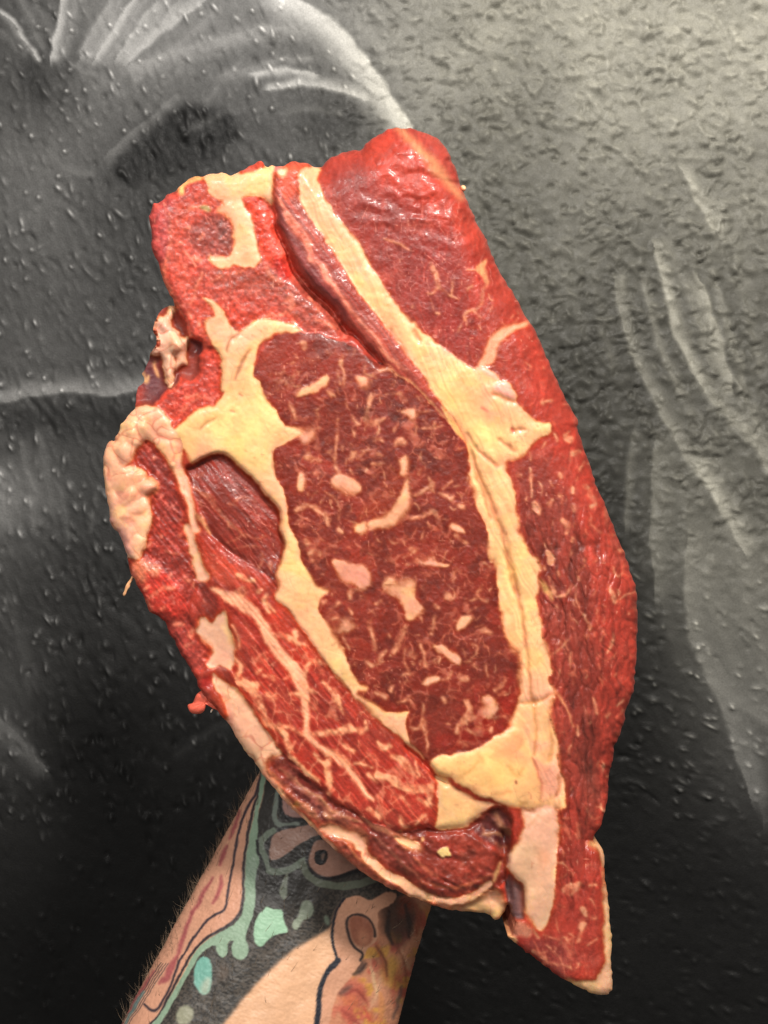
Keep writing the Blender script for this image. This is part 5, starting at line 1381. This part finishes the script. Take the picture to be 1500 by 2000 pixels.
def build_person():
    # axis of the forearm in photograph coordinates with its depth behind the cut face (metres) and half widths (px)
    A = np.array([[980, 930, -.066, 150, .008], [905, 1110, -.064, 205, .012], [850, 1250, -.064, 222, .014], [795, 1370, -.068, 205, .017], [747, 1457, -.074, 188, .021],
                  [647, 1686, -.072, 212, .028], [555, 1906, -.062, 238, .034], [455, 2160, -.048, 268, .040], [370, 2400, -.036, 285, .044], [300, 2620, -.026, 270, .045], [230, 2800, -.02, 250, .044]])
    tk = np.arange(len(A), dtype=float)

    def cat(t):
        i = np.clip(np.floor(t).astype(int), 0, len(A) - 2)
        f = (t - i)[:, None]
        p0, p1, p2, p3 = A[np.clip(i - 1, 0, None)], A[i], A[i + 1], A[np.clip(i + 2, None, len(A) - 1)]
        return .5 * ((2 * p1) + (-p0 + p2) * f + (2 * p0 - 5 * p1 + 4 * p2 - p3) * f ** 2 + (-p0 + 3 * p1 - 3 * p2 + p3) * f ** 3)
    t = np.concatenate([np.linspace(0, 4.05, 60), np.linspace(4.05, 6.75, 380)[1:], np.linspace(6.75, 10, 40)[1:]])
    a = cat(t)
    ctr = np.stack([(a[:, 0] - 750) * S * (D - a[:, 2]) / D, -a[:, 2], ZC - (a[:, 1] - 1000) * S * (D - a[:, 2]) / D], -1)
    wd = a[:, 3] * S * (D - a[:, 2]) / D
    dp = a[:, 4]
    tan = np.gradient(ctr, axis=0)
    tan /= np.linalg.norm(tan, axis=1)[:, None]
    sidev = np.cross(tan, np.array([0, 1.0, 0]))
    sidev /= np.linalg.norm(sidev, axis=1)[:, None]
    frt = np.cross(sidev, tan)
    frt *= np.sign(-frt[:, 1:2])
    th = np.concatenate([np.linspace(-.62, math.pi + .62, 430), np.linspace(math.pi + .62, 2 * math.pi - .62, 40)[1:-1]])
    c, s_ = np.cos(th), np.sin(th)
    e = 0.92
    cx = np.sign(c) * np.abs(c) ** e
    sx = np.sign(s_) * np.abs(s_) ** e
    co = ctr[:, None] + sidev[:, None] * (wd[:, None] * cx)[..., None] + frt[:, None] * (dp[:, None] * sx)[..., None]
    nr, nc = len(t), len(th)
    flat = co.reshape(-1, 3)
    kk = S * (D + flat[:, 1]) / D
    X = (flat[:, 0] / kk + 750).reshape(nr, nc)
    Y = ((ZC - flat[:, 2]) / kk + 1000).reshape(nr, nc)
    rgb = tattoo(X, Y, None, None)
    edge = sstep(1440, 1500, Y)
    # pores, tendons and a few creases at the wrist
    hh = 0.00010 * vn(X, Y, 3.2, None, 221) + 0.0004 * fbm(X, Y, 30, 3, 222) + 0.0009 * vn(*rot(X, Y, 113), 260, 42, 224)
    nrm = co - ctr[:, None]
    nrm /= np.linalg.norm(nrm, axis=-1)[..., None]
    co = co + nrm * hh[..., None]
    i = np.arange(nr * nc).reshape(nr, nc)
    j = np.roll(i, -1, 1)
    q = np.stack([i[:-1], j[:-1], j[1:], i[1:]], -1).reshape(-1, 4)
    V = [co.reshape(-1, 3)]
    Cc = [lin(np.clip(rgb, 0, 255)).reshape(-1, 3) * SKIN_ALB]
    F = [q]
    off = nr * nc
    # close the finger end and the elbow with a cap of rings
    for row, dirn in ((0, -tan[0]), (nr - 1, tan[-1])):
        ring = co[row]
        cc = ring.mean(0)
        prev = i[row]
        for f, g in ((.8, .5), (.5, .85), (.15, 1.0)):
            r = cc + (ring - cc) * f + dirn * dp[row] * g
            V.append(r)
            Cc.append(np.tile(lin((222, 168, 134)) * SKIN_ALB, (nc, 1)))
            cur = np.arange(nc) + off
            off += nc
            a_, b_ = (prev, cur) if row else (cur, prev)
            F.append(np.stack([a_, np.roll(a_, -1), np.roll(b_, -1), b_], -1))
            prev = cur
    # five fingers rooted in the palm, spread behind the meat and bent a little towards it
    fingers = [((760, 1060), 121, .0082, (.038, .024, .019)), ((840, 1000), 110, .0085, (.042, .027, .020)), ((920, 980), 101, .0082, (.039, .025, .019)), ((985, 1010), 92, .0072, (.031, .020, .017)), ((700, 1225), 160, .0102, (.030, .026, .001))]
    for (fx, fy), ang, r0, segs in fingers:
        p = px_point(fx, fy, -.066)
        d = np.array([math.cos(math.radians(ang)), 0, math.sin(math.radians(ang))])
        p = p - d * .020
        pts, rad = [p], [r0 * 1.05]
        bend = 0.0
        pts.append(p + d * .020)
        rad.append(r0 * 1.04)
        for sgi, L in enumerate(segs):
            for u in (.5, 1.0):
                bend += .09
                v = d * math.cos(bend - .18) + np.array([0, -1.0, 0]) * math.sin(bend - .18)
                pts.append(pts[-1] + v * L * .5)
                rad.append(r0 * (1.0 - .10 * sgi - (.07 if u == .5 else 0)) * (.98 if u == 1.0 else .95))
        v = (pts[-1] - pts[-2])
        v /= np.linalg.norm(v) + 1e-9
        for g, f in ((.5, .86), (.8, .6), (1.0, .1)):
            pts.append(pts[len(pts) - 1] + v * r0 * .3)
            rad.append(r0 * .8 * f)
        pts = np.array(pts)
        m = 14
        tt = np.gradient(pts, axis=0)
        rings = []
        for k_ in range(len(pts)):
            tv = tt[k_] / np.linalg.norm(tt[k_])
            u1 = np.cross(tv, [0, 1.0, 0])
            u1 /= np.linalg.norm(u1)
            u2 = np.cross(u1, tv)
            an = np.linspace(0, 2 * math.pi, m, endpoint=False)
            rings.append(pts[k_] + rad[k_] * (np.cos(an)[:, None] * u1 + .9 * np.sin(an)[:, None] * u2))
        rr = np.concatenate(rings)
        rr[:, 1] = np.maximum(rr[:, 1], .0495)
        ii = np.arange(len(rr)).reshape(-1, m) + off
        jj = np.roll(ii, -1, 1)
        V.append(rr)
        Cc.append(np.tile(lin((220, 164, 132)) * SKIN_ALB, (len(rr), 1)))
        F.append(np.stack([ii[:-1], ii[1:], jj[1:], jj[:-1]], -1).reshape(-1, 4))
        off += len(rr)
    base = np.array([ctr[-1][0], ctr[-1][1], ctr[-1][2]])
    skin = material('tattooed_skin', rough=0.46, rvar=0.07, scale=900, bump=0.35, dist=0.00022, var=0.05, spec=0.4)
    o = link('person', mesh_from('person', np.concatenate(V) - base, np.concatenate(F), np.concatenate(Cc), None, skin))
    o.location = base
    o['label'] = 'person with a tattooed bare forearm holding up the steak from behind'
    o['category'] = 'person'
    # hair of the forearm: fine tapered strands
    rg = np.random.default_rng(5)
    verts, faces, cols = [], [], []
    n = 0
    for q_ in range(640):
        r_ = int(rg.uniform(62, nr - 42))
        if q_ < 400:
            ang = rg.normal(math.pi, .16)
        else:
            ang = rg.uniform(.3, math.pi)
        k_ = int(np.argmin(np.abs(th - ang)))
        p = co[r_, k_]
        nv = nrm[r_, k_]
        L = rg.uniform(.0025, .0068) * (1 if q_ < 400 else .75)
        d = nv * rg.uniform(.15, .9) - tan[r_] * rg.uniform(.2, 1.2) + rg.normal(0, .4, 3)
        d /= np.linalg.norm(d)
        if q_ >= 400:
            d = -tan[r_] * .8 + nv * .25 + rg.normal(0, .25, 3)
            d /= np.linalg.norm(d)
        u1 = np.cross(d, [.3, .9, .2])
        u1 /= np.linalg.norm(u1)
        u2 = np.cross(d, u1)
        w0 = .00009
        cur = -tan[r_] * L * .25
        b0 = [p + w0 * (math.cos(x_) * u1 + math.sin(x_) * u2) for x_ in (0, 2.1, 4.2)]
        b1 = [p + d * L * .55 + cur * .3 + .6 * w0 * (math.cos(x_) * u1 + math.sin(x_) * u2) for x_ in (0, 2.1, 4.2)]
        tip = p + d * L + cur
        b2 = [tip + .12 * w0 * (math.cos(x_) * u1 + math.sin(x_) * u2) for x_ in (0, 2.1, 4.2)]
        verts += b0 + b1 + b2
        for z in (0, 3):
            for y_ in range(3):
                faces.append([n + z + y_, n + z + (y_ + 1) % 3, n + z + 3 + (y_ + 1) % 3, n + z + 3 + y_])
        g = rg.uniform(.5, 1.1)
        cols += [np.array((.24, .17, .11)) * g] * 9
        n += 9
    hm = material('arm_hair', rough=0.5, rvar=0.05, scale=300, bump=0.0, var=0.1)
    ho = link('arm_hair', mesh_from('arm_hair', np.array(verts) - base, np.array(faces), np.array(cols), None, hm), o)
    ho['kind'] = 'stuff'
    return o


SKIN_ALB = 0.74
build_person()
